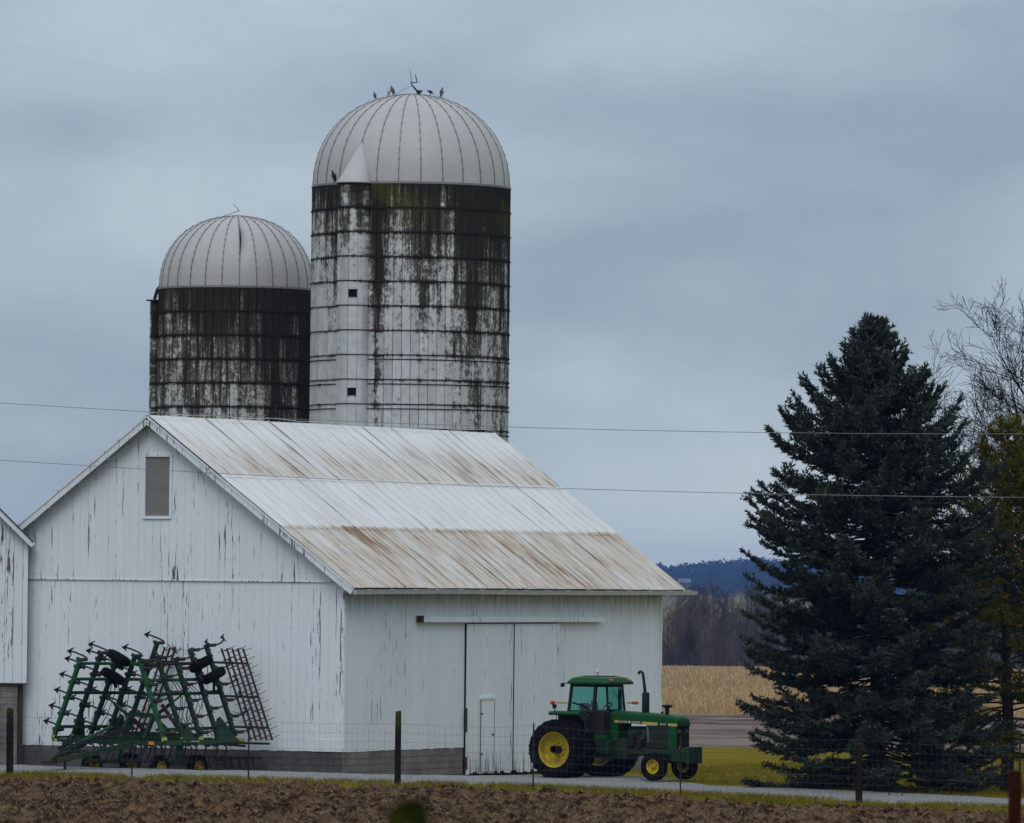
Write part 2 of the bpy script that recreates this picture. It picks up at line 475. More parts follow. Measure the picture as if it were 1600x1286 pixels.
# far: bare strip, then corn stubble
V, F = grid(np.arange(-60, 140, 1.0), np.arange(246, 334, .6), lambda X, Y: gz(X, Y) + .05 - .9 * np.clip((252 - Y) / 6, 0, 1) + .16 * vnoise(X * .35, Y * .9, 51) + .10 * vnoise(X * 1.6, Y * 1.6, 52))
tag(npmesh('bare_strip', V, F, 'fallow_soil'), kind='structure')
V, F = grid(np.arange(-120, 220, 4.0), np.arange(333, 1010, 2.5), lambda X, Y: gz(X, Y) + .06 + .05 * vnoise(X * .5, Y * .8, 53))
tag(npmesh('corn_field', V, F, 'corn_ground', smooth=True), kind='structure')

# blades: thin leaning triangles
def blades(name, X, Y, h, wd, m, zoff=0.0, lean=.35, label=None, cat=None, Zb=None):
    k = len(X); az = rng.random(k) * 2 * pi; Z = (gz(X, Y) if Zb is None else Zb) + zoff
    ln = rng.normal(0, lean, (k, 2)) * h[:, None]
    p = np.stack([X, Y, Z], -1); dx = np.stack([np.cos(az) * wd, np.sin(az) * wd, 0 * az], -1)
    tip = p + np.stack([ln[:, 0], ln[:, 1], h], -1)
    V = np.stack([p - dx, p + dx, tip], 1).reshape(-1, 3)
    return tag(npmesh(name, V, np.arange(3 * k).reshape(-1, 3), m), label, cat, kind='stuff')
k = 90000
Yc = 1 / rng.uniform(1 / 950, 1 / 333, k); Xc = rng.uniform(-.012, .085, k) * Yc
row = np.round(Yc / .76) * .76 + rng.normal(0, .06, k)
blades('corn_stubble', Xc, row, rng.uniform(.10, .50, k) ** 1.0 * rng.choice([.6, 1.0, 1.25], k), .014 + Yc * 3.6e-5, 'corn_straw', .05, .30, 'cut tan corn stubble covering the field before the woods', 'stubble')
k = 60000
s_ = rng.uniform(-14, 36, k); w_ = rng.uniform(7.8, 11.3, k)
keep = vnoise(s_ * .9, w_ * 1.5, 61) + .5 * vnoise(s_ * 4, w_ * 4, 62) > .62; s_, w_ = s_[keep], w_[keep]
X = CX + s_ * cos(TH) - w_ * sin(TH); Y = CY - s_ * sin(TH) - w_ * cos(TH)
blades('verge_grass', X, Y, rng.uniform(.05, .17, len(X)), .009, 'grass_blade', -.03, .5, 'low yellow green grass strip between lane and ploughed field', 'grass')
k = 120000
Yc = rng.uniform(186, 247, k); Xc = rng.uniform(3.0, 26, k)
s_, y_ = to_site(Xc, Yc); keep = (y_ > -3.6 + .35 * (vnoise(s_, y_, 63) - .5)) & (s_ > np.where(y_ < 15, 11.6 - .62 * np.maximum(y_, -1), 0.5)); Xc, Yc = Xc[keep], Yc[keep]
blades('lawn_grass', Xc, Yc, rng.uniform(.03, .11, len(Xc)), .009, 'grass_blade', -.04, .5, 'short yellow green lawn under the spruce beyond the lane', 'grass')
k = 120000                                                   # crop residue lying on the clods
s_ = rng.uniform(-14, 40, k); w_ = rng.uniform(10.2, 34, k)
X = CX + s_ * cos(TH) - w_ * sin(TH); Y = CY - s_ * sin(TH) - w_ * cos(TH)
dens = vnoise(s_ * .55, w_ * .4, 71) + .5 * vnoise(s_ * 2.2, w_ * 1.6, 72); keep = dens > rng.uniform(.35, 1.15, k)
s_, w_, X, Y = s_[keep], w_[keep], X[keep], Y[keep]
blades('crop_residue', X, Y, rng.uniform(.02, .12, len(X)), .010, 'residue', -.005, 1.5, 'pale straw bits strewn over the ploughed soil', 'straw', Zb=zfield(s_, -w_, X, Y))
# ------------------------------------------------------------------ barn
RX, RZ = -6.69, 10.58            # ridge
SL = 0.714                       # roof slope
EX, EZ = 0.47, 10.58 - 0.714 * 7.16
LW = 11.35                       # gable width
LEN = 21.5
def roof_z(s):                   # top of roof deck over s
    return RZ - SL * (s - RX) if s > RX else RZ - .735 * (RX - s)
def board(name, m, parent, pts, d0, d1, axis):
    """pts: outline (h, z) of a board; axis 'g' = gable plane (h = s, depth = y), 'l' = side plane (h = y, depth = s)"""
    mb = MB(); k = len(pts)
    if axis == 'g':
        vs = [(h, d0, z) for h, z in pts] + [(h, d1, z) for h, z in pts]
    else:
        vs = [(d0, h, z) for h, z in pts] + [(d1, h, z) for h, z in pts]
    fs = [tuple(range(k)), tuple(reversed(range(k, 2 * k)))] + [(i, (i + 1) % k, k + (i + 1) % k, k + i) for i in range(k)]
    mb.add(vs, fs)
    return mb.build(name, m, parent)
# dark backing behind the boards so that open joints look into the barn
b = MB()
b.add([(-LW + .02, .035, -.5), (-.03, .035, -.5), (-.03, .035, 5.2), (RX, .035, 10.3), (-LW + .02, .035, 6.9)], [(0, 1, 2, 3, 4)])
b.add([(-.035, .03, -.5), (-.035, LEN - .02, -.5), (-.035, LEN - .02, 5.25), (-.035, .03, 5.25)], [(0, 1, 2, 3)])
b.add([(-LW + .02, LEN - .04, -.5), (-.03, LEN - .04, -.5), (-.03, LEN - .04, 5.2), (RX, LEN - .04, 10.3), (-LW + .02, LEN - .04, 6.9)], [(0, 1, 2, 3, 4)])
b.add([(-LW + .03, .03, -.5), (-LW + .03, LEN - .02, -.5), (-LW + .03, LEN - .02, 6.9), (-LW + .03, .03, 6.9)], [(0, 1, 2, 3)])
b.build('inner_sheathing', 'dark_wood', BARN)
WIN = (-6.92, -6.07, 7.59, 9.38)
# gable boards: a lower and an upper course
s0 = -LW
while s0 < -.16:
    wd = random.uniform(.22, .29); s1 = min(s0 + wd, -.0)
    if -s1 < .10: s1 = 0.0
    gap = random.uniform(.002, .0045)
    pr = random.uniform(0, .007)
    a, c_ = s0 + gap, s1 - gap * .5
    board('siding_board', 'gable_boards', BARN, [(a, .57 + random.uniform(-.015, .01)), (c_, .57 + random.uniform(-.015, .01)), (c_, min(5.67, roof_z(c_) - .14)), (a, min(5.67, roof_z(a) - .14))], -pr, .026, 'g')
    s0 = s1
s0 = -LW
while s0 < -.5:
    wd = random.uniform(.22, .29); s1 = min(s0 + wd, -.1)
    for e_ in WIN[:2]:
        if s0 + .02 < e_ < s1 + .07: s1 = e_
    gap = random.uniform(.002, .0045); pr = .03 + random.uniform(0, .007)
    a, c_ = s0 + gap, s1 - gap * .5
    za, zc = roof_z(a) - .10, roof_z(c_) - .10
    zb = 5.64
    pts = [(a, zb), (c_, zb), (c_, max(zc, zb + .02)), (a, max(za, zb + .02))]
    if a < RX < c_: pts = [(a, zb), (c_, zb), (c_, zc), (RX, RZ - .10), (a, za)]
    if min(za, zc) > zb + .05:
        # leave the hay door opening
        if (a + c_) / 2 > WIN[0] and (a + c_) / 2 < WIN[1]:
            board('siding_board', 'gable_boards', BARN, [(a, zb), (c_, zb), (c_, WIN[2]), (a, WIN[2])], -pr, .026, 'g')
            pts = [(a, WIN[3]), (c_, WIN[3])] + pts[2:]
        board('siding_board', 'gable_boards', BARN, pts, -pr, .026, 'g')
    s0 = s1
# drip strip between the courses
MB().box((-LW / 2, -.03, 5.645), (LW - .1, .05, .035)).build('drip_strip', 'trim_boards', BARN)
# boarded hay door
hd = MB().box((sum(WIN[:2]) / 2, -.010, (WIN[2] + WIN[3]) / 2), (WIN[1] - WIN[0], .03, WIN[3] - WIN[2])).build('hay_door', 'panel_board', BARN, label='grey brown boarded hay door high in the gable')
for nm, c_, sz in (('frame', (WIN[0] - .045, -.05, 8.485), (.09, .05, 1.97)), ('frame', (WIN[1] + .045, -.05, 8.485), (.09, .05, 1.97)), ('frame', (-6.495, -.052, WIN[3] + .045), (.85, .05, .09)), ('frame', (-6.495, -.055, WIN[2] - .045), (.87, .07, .09))):
    MB().box(c_, sz).build(nm, 'gable_boards', hd)
MB().box((-6.495, -.028, 8.42), (.84, .006, .010)).build('panel_joint', 'panel_board', hd)
# side wall boards (door opening 7.7 .. 14.0)
DY0, DYM, DY1 = 7.69, 10.84, 13.98
y0 = 0.0
while y0 < LEN - .1:
    wd = random.uniform(.22, .29); y1 = min(y0 + wd, LEN)
    if LEN - y1 < .1: y1 = LEN
    if y0 < DY0 < y1: y1 = DY0
    gap = random.uniform(.002, .0045); pr = random.uniform(0, .007)
    zb = .57 + random.uniform(-.012, .01)
    if DY0 - .01 < (y0 + y1) / 2 < DY1: zb = 4.40
    board('siding_board', 'side_boards', BARN, [(y0 + gap * .5, zb), (y1 - gap, zb), (y1 - gap, 5.36), (y0 + gap * .5, 5.36)], pr, -.026, 'l')
    y0 = y1
# corner boards
MB().box((-.06, -.022, 2.95), (.13, .03, 4.75)).build('corner_board', 'trim_boards', BARN)
MB().box((.012, .05, 2.95), (.03, .14, 4.75)).build('corner_board', 'side_boards', BARN)
MB().box((.014, LEN - .06, 2.95), (.03, .13, 4.75)).build('corner_board', 'trim_boards', BARN)
MB().box((-LW + .07, -.024, 3.2), (.15, .03, 5.2)).build('corner_board', 'trim_boards', BARN)
# pale patch panel at the foot of the gable
MB().box((-.50, -.028, .74), (.84, .03, .34)).build('patch_panel', 'door_boards', BARN, label='pale patch panel at the foot of the gable corner')
# sliding doors
for ya, yb, prd in ((DY0 + .02, DYM - .02, .085), (DYM + .035, DY1, .095)):
    dr = MB().box((.045, (ya + yb) / 2, 2.09), (.03, yb - ya - .01, 4.5)).build('sliding_door', 'dark_wood', BARN)
    y0 = ya
    while y0 < yb - .05:
        y1 = min(y0 + random.uniform(.20, .27), yb)
        if yb - y1 < .08: y1 = yb
        zb = -.24 + random.uniform(-.03, .05)
        board('door_board', 'door_boards', dr, [(y0 + .004, zb), (y1 - .004, zb), (y1 - .004, 4.385), (y0 + .004, 4.385)], prd + random.uniform(-.004, .004), .062, 'l')
        y0 = y1
    if ya < 8:
        md = MB().box((.10, 9.08, .93), (.02, .86, 2.24)).build('wicket_door', 'door_boards', dr)
        MB().box((.112, 9.08, 2.09), (.05, 1.0, .09)).build('lintel', 'door_boards', md)
        MB().box((.108, 8.63, .93), (.014, .018, 2.24)).build('door_joint', 'dark_wood', md)
        MB().box((.108, 9.53, .93), (.012, .012, 2.1)).build('door_joint', 'dark_wood', md)
        for z_ in (.35, 1.6): MB().box((.118, 8.68, z_), (.012, .14, .05)).build('hinge', 'rusty_iron', md)
        MB().box((.122, 9.42, .95), (.02, .10, .05)).build('latch', 'rusty_iron', md)
    # hangers
    for yy in (ya + .5, yb - .5): MB().box((prd + .014, yy, 4.28), (.02, .07, .22)).build('hanger', 'door_boards', dr)
MB().box((.105, DY0 - .0, 1.42), (.03, .05, .74)).build('worn_edge', 'rusty_iron', BARN)
MB().box((.105, DY0 - .0, .08), (.03, .05, .40)).build('worn_edge', 'rusty_iron', BARN)
MB().box((.088, DYM + .005, 2.08), (.022, .042, 4.55)).build('door_joint', 'dark_wood', BARN)
# door track with its hood
tr = MB().prism([(.02, 4.62), (.17, 4.57), (.17, 4.44), (.155, 4.44), (.155, 4.555), (.02, 4.60)], 0, 1).v
mb = MB(); k = 6
pr6 = [(.02, 4.63), (.18, 4.58), (.18, 4.44), (.165, 4.44), (.165, 4.565), (.02, 4.61)]
mb.add([(s, 4.62, z) for s, z in pr6] + [(s, 17.0, z) for s, z in pr6], [tuple(range(6)), tuple(range(11, 5, -1))] + [(i, (i + 1) % 6, 6 + (i + 1) % 6, 6 + i) for i in range(6)])
tk = mb.build('door_track', 'door_boards', BARN, label='white hood over the sliding door track')
MB().box((.10, 4.60, 4.54), (.17, .16, .20)).build('track_end', 'rusty_iron', tk)
# foundation blocks
fb = MB().box((-LW / 2, .06, .10), (LW - .05, .06, .93)).build('foundation_wall', 'mortar', BARN)
def blocks(par, m, axis, h0, h1, z0, z1, depth, bw=.40, bh=.2):
    z = z1; r_ = 0
    while z > z0 + .05:
        zb = max(z - bh, z0); h = h0 - (bw / 2 if r_ % 2 else 0)
        while h < h1 - .03:
            a, c_ = max(h, h0), min(h + bw, h1)
            if c_ - a > .04:
                pj = depth + random.uniform(-.004, .004)
                pts = [(a + .006, zb + .006), (c_ - .006, zb + .006), (c_ - .006, z - .006), (a + .006, z - .006)]
                board('block', m, par, pts, pj, pj + (.06 if axis == 'g' else -.06), axis)
            h += bw
        z -= bh; r_ += 1
blocks(fb, 'dark_block', 'g', -LW + .02, -.02, -.35, .555, -.005)
fb2 = MB().box((-.07, DY0 / 2, .10), (.06, DY0 - .05, .92)).build('foundation_wall', 'mortar', BARN)
blocks(fb2, 'concrete_block', 'l', .0, DY0 - .03, -.40, .555, .0)
fb3 = MB().box((-.04, (DY1 + LEN) / 2, .06), (.08, LEN - DY1, 1.0)).build('foundation_wall', 'concrete_block', BARN)
# ---- roof: three courses of corrugated tin on the right slope
rl = math.hypot(EX - RX, EZ - RZ); ca, sa = (EX - RX) / rl, (RZ - EZ) / rl
Y0R, Y1R = -.42, 22.25
SW = .66; pit = .165
ns = int(round((Y1R - Y0R) / SW)); SW = (Y1R - Y0R) / ns; pit = SW / 4
cuts = [0.0, .352, .645, 1.0]
for ci in (2, 1, 0):
    for i in range(ns):
        ya = Y0R + i * SW
        t0, t1 = cuts[ci] * rl, cuts[ci + 1] * rl + (.10 if ci < 2 else 0)
        liftL = random.random() < .22; bend = random.uniform(.012, .030) if liftL else 0
        vs = []; rows = 5; colsn = 24
        off = .022 + (2 - ci) * .014 + random.uniform(0, .003)
        shift = random.uniform(-.012, .012)
        ph = random.uniform(0, 6)
        for r_ in range(rows):
            t = t0 + (t1 - t0) * r_ / (rows - 1) + (shift if r_ == rows - 1 else 0)
            for q in range(colsn + 1):
                u = q / colsn
                hgt = .016 * cos(2 * pi * q / 6) + (.022 if q in (0, 24) else 0)
                e = max(0, 1 - u * 6); hgt += bend * e * (1 + .8 * sin(ph + r_ * 1.7))
                hgt += off + random.uniform(-.0015, .0015)
                yv = ya + u * (SW + .012) + (.012 * sin(ph + r_ * 2.1) if (liftL and q == 0) else 0)
                vs.append((RX + t * ca + hgt * sa, yv, RZ - t * sa + hgt * ca))
        fs = [(r_ * 25 + q, r_ * 25 + q + 1, (r_ + 1) * 25 + q + 1, (r_ + 1) * 25 + q) for r_ in range(rows - 1) for q in range(colsn)]
        MB().add(vs, fs).build('roof_sheet', 'barn_tin', BARN)
# left slope, one course
LXE = -LW - .45; LZE = RZ - .735 * (RX - LXE)
vs = []
for r_ in range(3):
    for q in range(34 * 8 + 1):
        s_ = RX + (LXE - RX) * r_ / 2; hgt = .03 + .016 * cos(2 * pi * q / 4)
        vs.append((s_ - hgt * .59, Y0R + (Y1R - Y0R) * q / 272, RZ + (LZE - RZ) * r_ / 2 + hgt * .8))
MB().add(vs, [(r_ * 273 + q, r_ * 273 + q + 1, (r_ + 1) * 273 + q + 1, (r_ + 1) * 273 + q) for r_ in range(2) for q in range(272)]).build('roof_slope', 'barn_tin', BARN)
# roof deck under the tin, with the board edges that show at the rake
mb = MB()
dk = [(EX - .02, EZ - .01), (RX, RZ - .005), (LXE + .02, LZE - .005), (LXE + .02, LZE - .05), (RX, RZ - .055), (EX - .02, EZ - .06)]
mb.add([(s, Y0R + .05, z) for s, z in dk] + [(s, Y1R - .05, z) for s, z in dk], [(0, 1, 4, 5), (1, 2, 3, 4), (6, 11, 10, 7), (7, 10, 9, 8)] + [(i, (i + 1) % 6, 6 + (i + 1) % 6, 6 + i) for i in range(6)])
mb.build('roof_deck', 'dark_wood', BARN)
# ridge cap and lightning cable
mb = MB()
for q in range(10):
    y0 = Y0R + (Y1R - Y0R) * q / 10; y1 = Y0R + (Y1R - Y0R) * (q + 1) / 10 + .06
    lft = random.uniform(0, .012)
    vs = [(RX + d * .17, yy, RZ + .055 + lft - abs(d) * .115) for yy in (y0, y1) for d in (-1, 0, 1)]
    MB().add(vs, [(0, 1, 4, 3), (1, 2, 5, 4)]).build('ridge_cap', 'barn_tin', BARN)
for y_ in (.4, 7.5, 14.5, 21.2):
    MB().tube([(RX, y_, RZ + .04), (RX + .01, y_, RZ + .62)], [.016, .008], 6).build('lightning_rod', 'rusty_iron', BARN)
MB().tube([(RX + .03, Y0R + (Y1R - Y0R) * q / 24, RZ + .13 + .03 * sin(q * 1.7)) for q in range(25)], .010, 5).build('lightning_cable', 'white_trim_metal', BARN)
# rake boards on the gable end
def rake(s1, z1, s2, z2, y, wd, th, m, nm, drop):
    a = Vector((s1, y, z1 - drop)); b_ = Vector((s2, y, z2 - drop))
    return MB().beam(a, b_, th, wd).build(nm, m, BARN)
for (sa_, za_, sb_, zb_) in ((RX, RZ, EX, EZ), (RX, RZ, LXE, LZE)):
    right = sb_ > sa_
    nseg = 3
    for q in range(nseg):
        f0, f1 = q / nseg + .001, (q + 1) / nseg - .001
        p0 = (sa_ + (sb_ - sa_) * f0, za_ + (zb_ - za_) * f0); p1 = (sa_ + (sb_ - sa_) * f1, za_ + (zb_ - za_) * f1)
        rake(*p0, *p1, Y0R + .02, .20, .035, 'trim_boards', 'rake_board', .11)
    # upper weathered edge strip
    rake(sa_, za_, sb_, zb_, Y0R - .012, .055, .03, 'trim_boards', 'rake_edge', -.012)
    # frieze board on the wall under the soffit
    rake(sa_, za_, sb_ * 1.0 if not right else -.25, zb_ if not right else roof_z(-.25), -.055, .14, .025, 'gable_boards', 'frieze_board', .17)
# lookouts under the overhang
for q in range(1, 10):
    f0 = q / 10
    p = (RX + (LXE - RX) * f0, RZ + (LZE - RZ) * f0)
    MB().beam((p[0], Y0R + .05, p[1] - .115), (p[0], .02, p[1] - .115), .08, .10).build('lookout', 'trim_boards', BARN)
    p = (RX + (EX - .5 - RX) * f0, RZ + (roof_z(EX - .5) - RZ) * f0)
    MB().beam((p[0], Y0R + .05, p[1] - .115), (p[0], .02, p[1] - .115), .08, .10).build('lookout', 'trim_boards', BARN)
# far gable rake
for (sb_, zb_) in ((EX, EZ), (LXE, LZE)):
    rake(RX, RZ, sb_, zb_, Y1R - .03, .18, .03, 'trim_boards', 'rake_board', .10)
# far gable wall
MB().add([(-LW, LEN, -.4), (0, LEN, -.4), (0, LEN, 5.3), (RX, LEN, 10.4), (-LW, LEN, 7.0)], [(0, 1, 2, 3, 4)]).build('end_wall', 'side_boards', BARN)
MB().add([(-LW, 0, -.4), (-LW, LEN, -.4), (-LW, LEN, 7.0), (-LW, 0, 7.0)], [(0, 1, 2, 3)]).build('rear_wall', 'side_boards', BARN)
# eave: soffit, gutter with hangers, end and downspout
MB().box((EX / 2 + .02, LEN / 2 + .3, EZ - .13), (EX - .06, LEN + 1.0, .02)).build('soffit', 'side_boards', BARN)
MB().box((EX - .035, (Y0R + Y1R) / 2, EZ - .09), (.03, Y1R - Y0R - .1, .15)).build('fascia', 'side_boards', BARN)
gp = [(0, 0), (0, -.11), (.03, -.135), (.10, -.125), (.125, -.02), (.14, -.015), (.14, -.005), (.12, -.01), (.098, -.118), (.03, -.128), (.008, -.105), (.008, 0)]
for q in range(4):
    ya = Y0R + .12 + (22.9 - Y0R) * q / 4; yb = Y0R + .12 + (22.9 - Y0R) * (q + 1) / 4 - .006
    mb = MB(); k = len(gp)
    sg = [-.02, .012, -.008, .0][q]; sg2 = [.012, -.008, .0, .02][q]
    mb.add([(EX - .018 + u, ya, EZ - .035 + v + sg) for u, v in gp] + [(EX - .018 + u, yb, EZ - .035 + v + sg2) for u, v in gp], [tuple(range(k)), tuple(reversed(range(k, 2 * k)))] + [(i, (i + 1) % k, k + (i + 1) % k, k + i) for i in range(k)])
    gt = mb.build('gutter', 'white_trim_metal', BARN)
    for t in (.15, .4, .65, .9):
        MB().box((EX + .06, ya + (yb - ya) * t, EZ - .03 + sg * (1 - t) + sg2 * t), (.17, .03, .02)).build('gutter_hanger', 'white_trim_metal', gt)
MB().tube([(EX + .05, 22.35, EZ - .15), (EX + .05, 22.33, EZ - .32), (EX - .02, 22.2, EZ - .42), (.06, 21.6, EZ - 1.0)], .045, 8).build('downspout', 'panel_board', BARN)

# ------------------------------------------------------------------ neighbouring barn on the left
NB = empty('small_barn', (-14.74, 205.45, 0), radians(6), 'white board barn cut off by the left edge, grey block base', 'barn')
nx0, NRX, NSL = -9.0, -4.5, .97
NRZ = 6.93 + NSL * 4.5
def nzt(s): return NRZ - NSL * abs(s - NRX) - .15
MB().add([(nx0, .06, 2.4), (-.03, .06, 2.4), (-.03, .06, nzt(0)), (NRX, .06, nzt(NRX)), (nx0, .06, nzt(nx0))], [(0, 1, 2, 3, 4)]).build('inner_sheathing', 'dark_wood', NB)
s0 = nx0
while s0 < -.02:
    s1 = min(s0 + random.uniform(.22, .28), 0.0)
    if -s1 < .1: s1 = 0.0
    pts = [(s0 + .004, 2.44), (s1 - .004, 2.44), (s1 - .004, nzt(s1)), (s0 + .004, nzt(s0))]
    if s0 < NRX < s1: pts.insert(3, (NRX, nzt(NRX)))
    board('siding_board', 'gable_boards', NB, pts, -random.uniform(0, .006), .04, 'g')
    s0 = s1
MB().box((nx0 / 2, -.02, 2.43), (-nx0, .05, .05)).build('drip_strip', 'dark_wood', NB)
fbn = MB().box(((nx0 - .26) / 2, .12, 1.0), (-nx0 - .28, .10, 2.82)).build('foundation_wall', 'mortar', NB)
blocks(fbn, 'concrete_block', 'g', nx0, -.27, -.40, 2.40, .05)
for se in (.14, nx0 - .14):
    ze = NRZ - NSL * abs(se - NRX)
    for q in range(2):
        a = Vector((NRX + (se - NRX) * q / 2, -.27, NRZ + (ze - NRZ) * q / 2 - .13)); b_ = Vector((NRX + (se - NRX) * (q + 1) / 2, -.27, NRZ + (ze - NRZ) * (q + 1) / 2 - .13))
        MB().beam(a, b_, .035, .17).build('rake_board', 'trim_boards', NB)
    MB().add([(NRX, -.32, NRZ), (se, -.32, ze), (se, 12, ze), (NRX, 12, NRZ), (NRX, -.32, NRZ - .05), (se, -.32, ze - .05), (se, 12, ze - .05), (NRX, 12, NRZ - .05)], [(0, 1, 2, 3), (7, 6, 5, 4), (0, 4, 5, 1), (1, 5, 6, 2), (2, 6, 7, 3)]).build('roof_slope', 'dark_wood', NB)
MB().box((-4.5, 6.1, 3.2), (8.8, 11.8, 6.9)).build('inner_wall', 'dark_wood', NB)
# ------------------------------------------------------------------ silos
def silo_materials(tag_, ob, R, z_top, dark, white_low, corners=()):
    nst = int(round(2 * pi * R / .30))
    def f(n):
        co = n.objco(ob); x, y, z = n.sep(co)
        ang = n.math('ARCTAN2', y, x)
        u = n.math('MULTIPLY', ang, R)
        cell_u = n.math('FLOOR', n.math('MULTIPLY', n.math('ADD', ang, pi), nst / (2 * pi)))
        cell_v = n.math('FLOOR', n.math('DIVIDE', n.math('SUBTRACT', z_top, z), .83))
        wn = n.white(n.comb(cell_u, cell_v, 3.3)); wn2 = n.white(n.comb(cell_u, cell_v, 9.1)); wc = n.white(n.comb(cell_u, 0, 5.5))
        dz = n.math('SUBTRACT', z_top, z)
        run = n.noise(n.comb(n.math('MULTIPLY', u, 1.0), n.math('MULTIPLY', z, .10), 1.0), 1.0, 3, .55)
        streak = n.noise(n.comb(n.math('MULTIPLY', u, 8.5), n.math('MULTIPLY', z, .42), 4.0), 1.0, 5, .68, .3)
        fine = n.noise(n.comb(n.math('MULTIPLY', u, 4.5), n.math('MULTIPLY', z, 3.4), 4.0), 1.0, 6, .70)
        flake = n.noise(n.comb(n.math('MULTIPLY', u, 13), n.math('MULTIPLY', z, 8), 9.0), 1.0, 5, .7)
        # rain runs from the eave strip the paint; it survives lower down and on the left flank
        g = n.math('DIVIDE', dz, white_low)
        wet = n.math('SUBTRACT', 1.0, n.math('POWER', n.math('MINIMUM', g, 1.0), .55))
        flank = n.ramp(x, R * .25, R * .85)  # right side darker: weathering, with its shade put into the colour
        def acc(v, src, k_, mid=.5): return n.math('ADD', v, n.math('MULTIPLY', n.math('SUBTRACT', src, mid), k_))
        dirt = n.math('ADD', n.math('MULTIPLY', wet, .95), dark)
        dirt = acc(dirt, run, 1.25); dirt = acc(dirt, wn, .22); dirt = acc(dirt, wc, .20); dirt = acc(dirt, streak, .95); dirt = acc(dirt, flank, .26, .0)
        for ca_, cw_, cs_ in corners:              # dirt beside the chute, with the corner shade painted in
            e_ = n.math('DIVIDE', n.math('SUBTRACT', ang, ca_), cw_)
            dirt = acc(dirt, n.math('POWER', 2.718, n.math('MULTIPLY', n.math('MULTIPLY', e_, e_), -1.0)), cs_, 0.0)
        fr = n.math('FRACT', n.math('DIVIDE', dz, .83))
        jl = n.math('ADD', n.ramp(fr, .16, .0), n.math('MULTIPLY', n.ramp(fr, .88, 1.0), .6))
        dirt = n.math('ADD', dirt, n.math('MULTIPLY', jl, .26))
        a = acc(acc(dirt, fine, 1.35), flake, 1.0)
        bare = n.ramp(a, .28, .60)
        blk = n.ramp(n.math('ADD', acc(dirt, streak, .5), n.math('MULTIPLY', n.math('SUBTRACT', flake, .5), .45)), .52, .82)
        white = n.mix(wn2, (.44, .44, .435), (.58, .585, .59))
        white = n.mix(n.math('MULTIPLY', n.ramp(fine, .38, .66), .40), white, (.30, .29, .27))
        conc = n.mix(wn2, (.085, .075, .062), (.185, .170, .147))
        conc = n.mix(n.ramp(flake, .4, .7), conc, (.065, .056, .044))
        moss = n.math('MULTIPLY', n.ramp(n.noise(n.comb(n.math('MULTIPLY', u, .55), n.math('MULTIPLY', z, .35), 12.0), 1.0, 3, .5), .55, .66), n.ramp(dz, 2.6, .3))
        col = n.mix(bare, white, conc)
        col = n.mix(blk, col, n.mix(flake, (.016, .014, .011), (.046, .039, .031)))
        col = n.mix(n.math('MULTIPLY', moss, .55), col, (.075, .068, .012))
        return {'Base Color': col, 'Roughness': .9, 'Normal': n.bump(n.math('SUBTRACT', flake, n.math('MULTIPLY', bare, .7)), .5, .012)}
    mat('staves_' + tag_, f)
def m_dome(n):
    co = n.objco(); z = n.sep(n.pos())[2]
    a = n.noise(n.vmath('MULTIPLY', n.pos(), (1.2, 1.2, .5)), 1.0, 4, .55); b = n.noise(n.pos(), 5, 4, .6)
    col = n.mix(a, (.385, .372, .367), (.48, .465, .457))
    col = n.mix(n.math('MULTIPLY', n.rand(), .30), col, (.43, .415, .41))
    col = n.mix(n.math('MULTIPLY', n.ramp(b, .5, .75), .18), col, (.25, .235, .225))
    return {'Base Color': col, 'Metallic': .15, 'Roughness': .6}
mat('dome_metal', m_dome)
mat('seam_metal', lambda n: {'Base Color': n.mix(n.noise(n.pos(), 4, 3), (.16, .15, .15), (.30, .29, .29)), 'Metallic': .3, 'Roughness': .6})
mat('hoop_iron', lambda n: {'Base Color': n.mix(n.noise(n.pos(), 3, 3), (.020, .017, .015), (.055, .045, .038)), 'Roughness': .85})
mat('void', lambda n: {'Base Color': (.012, .012, .012), 'Roughness': 1.0})

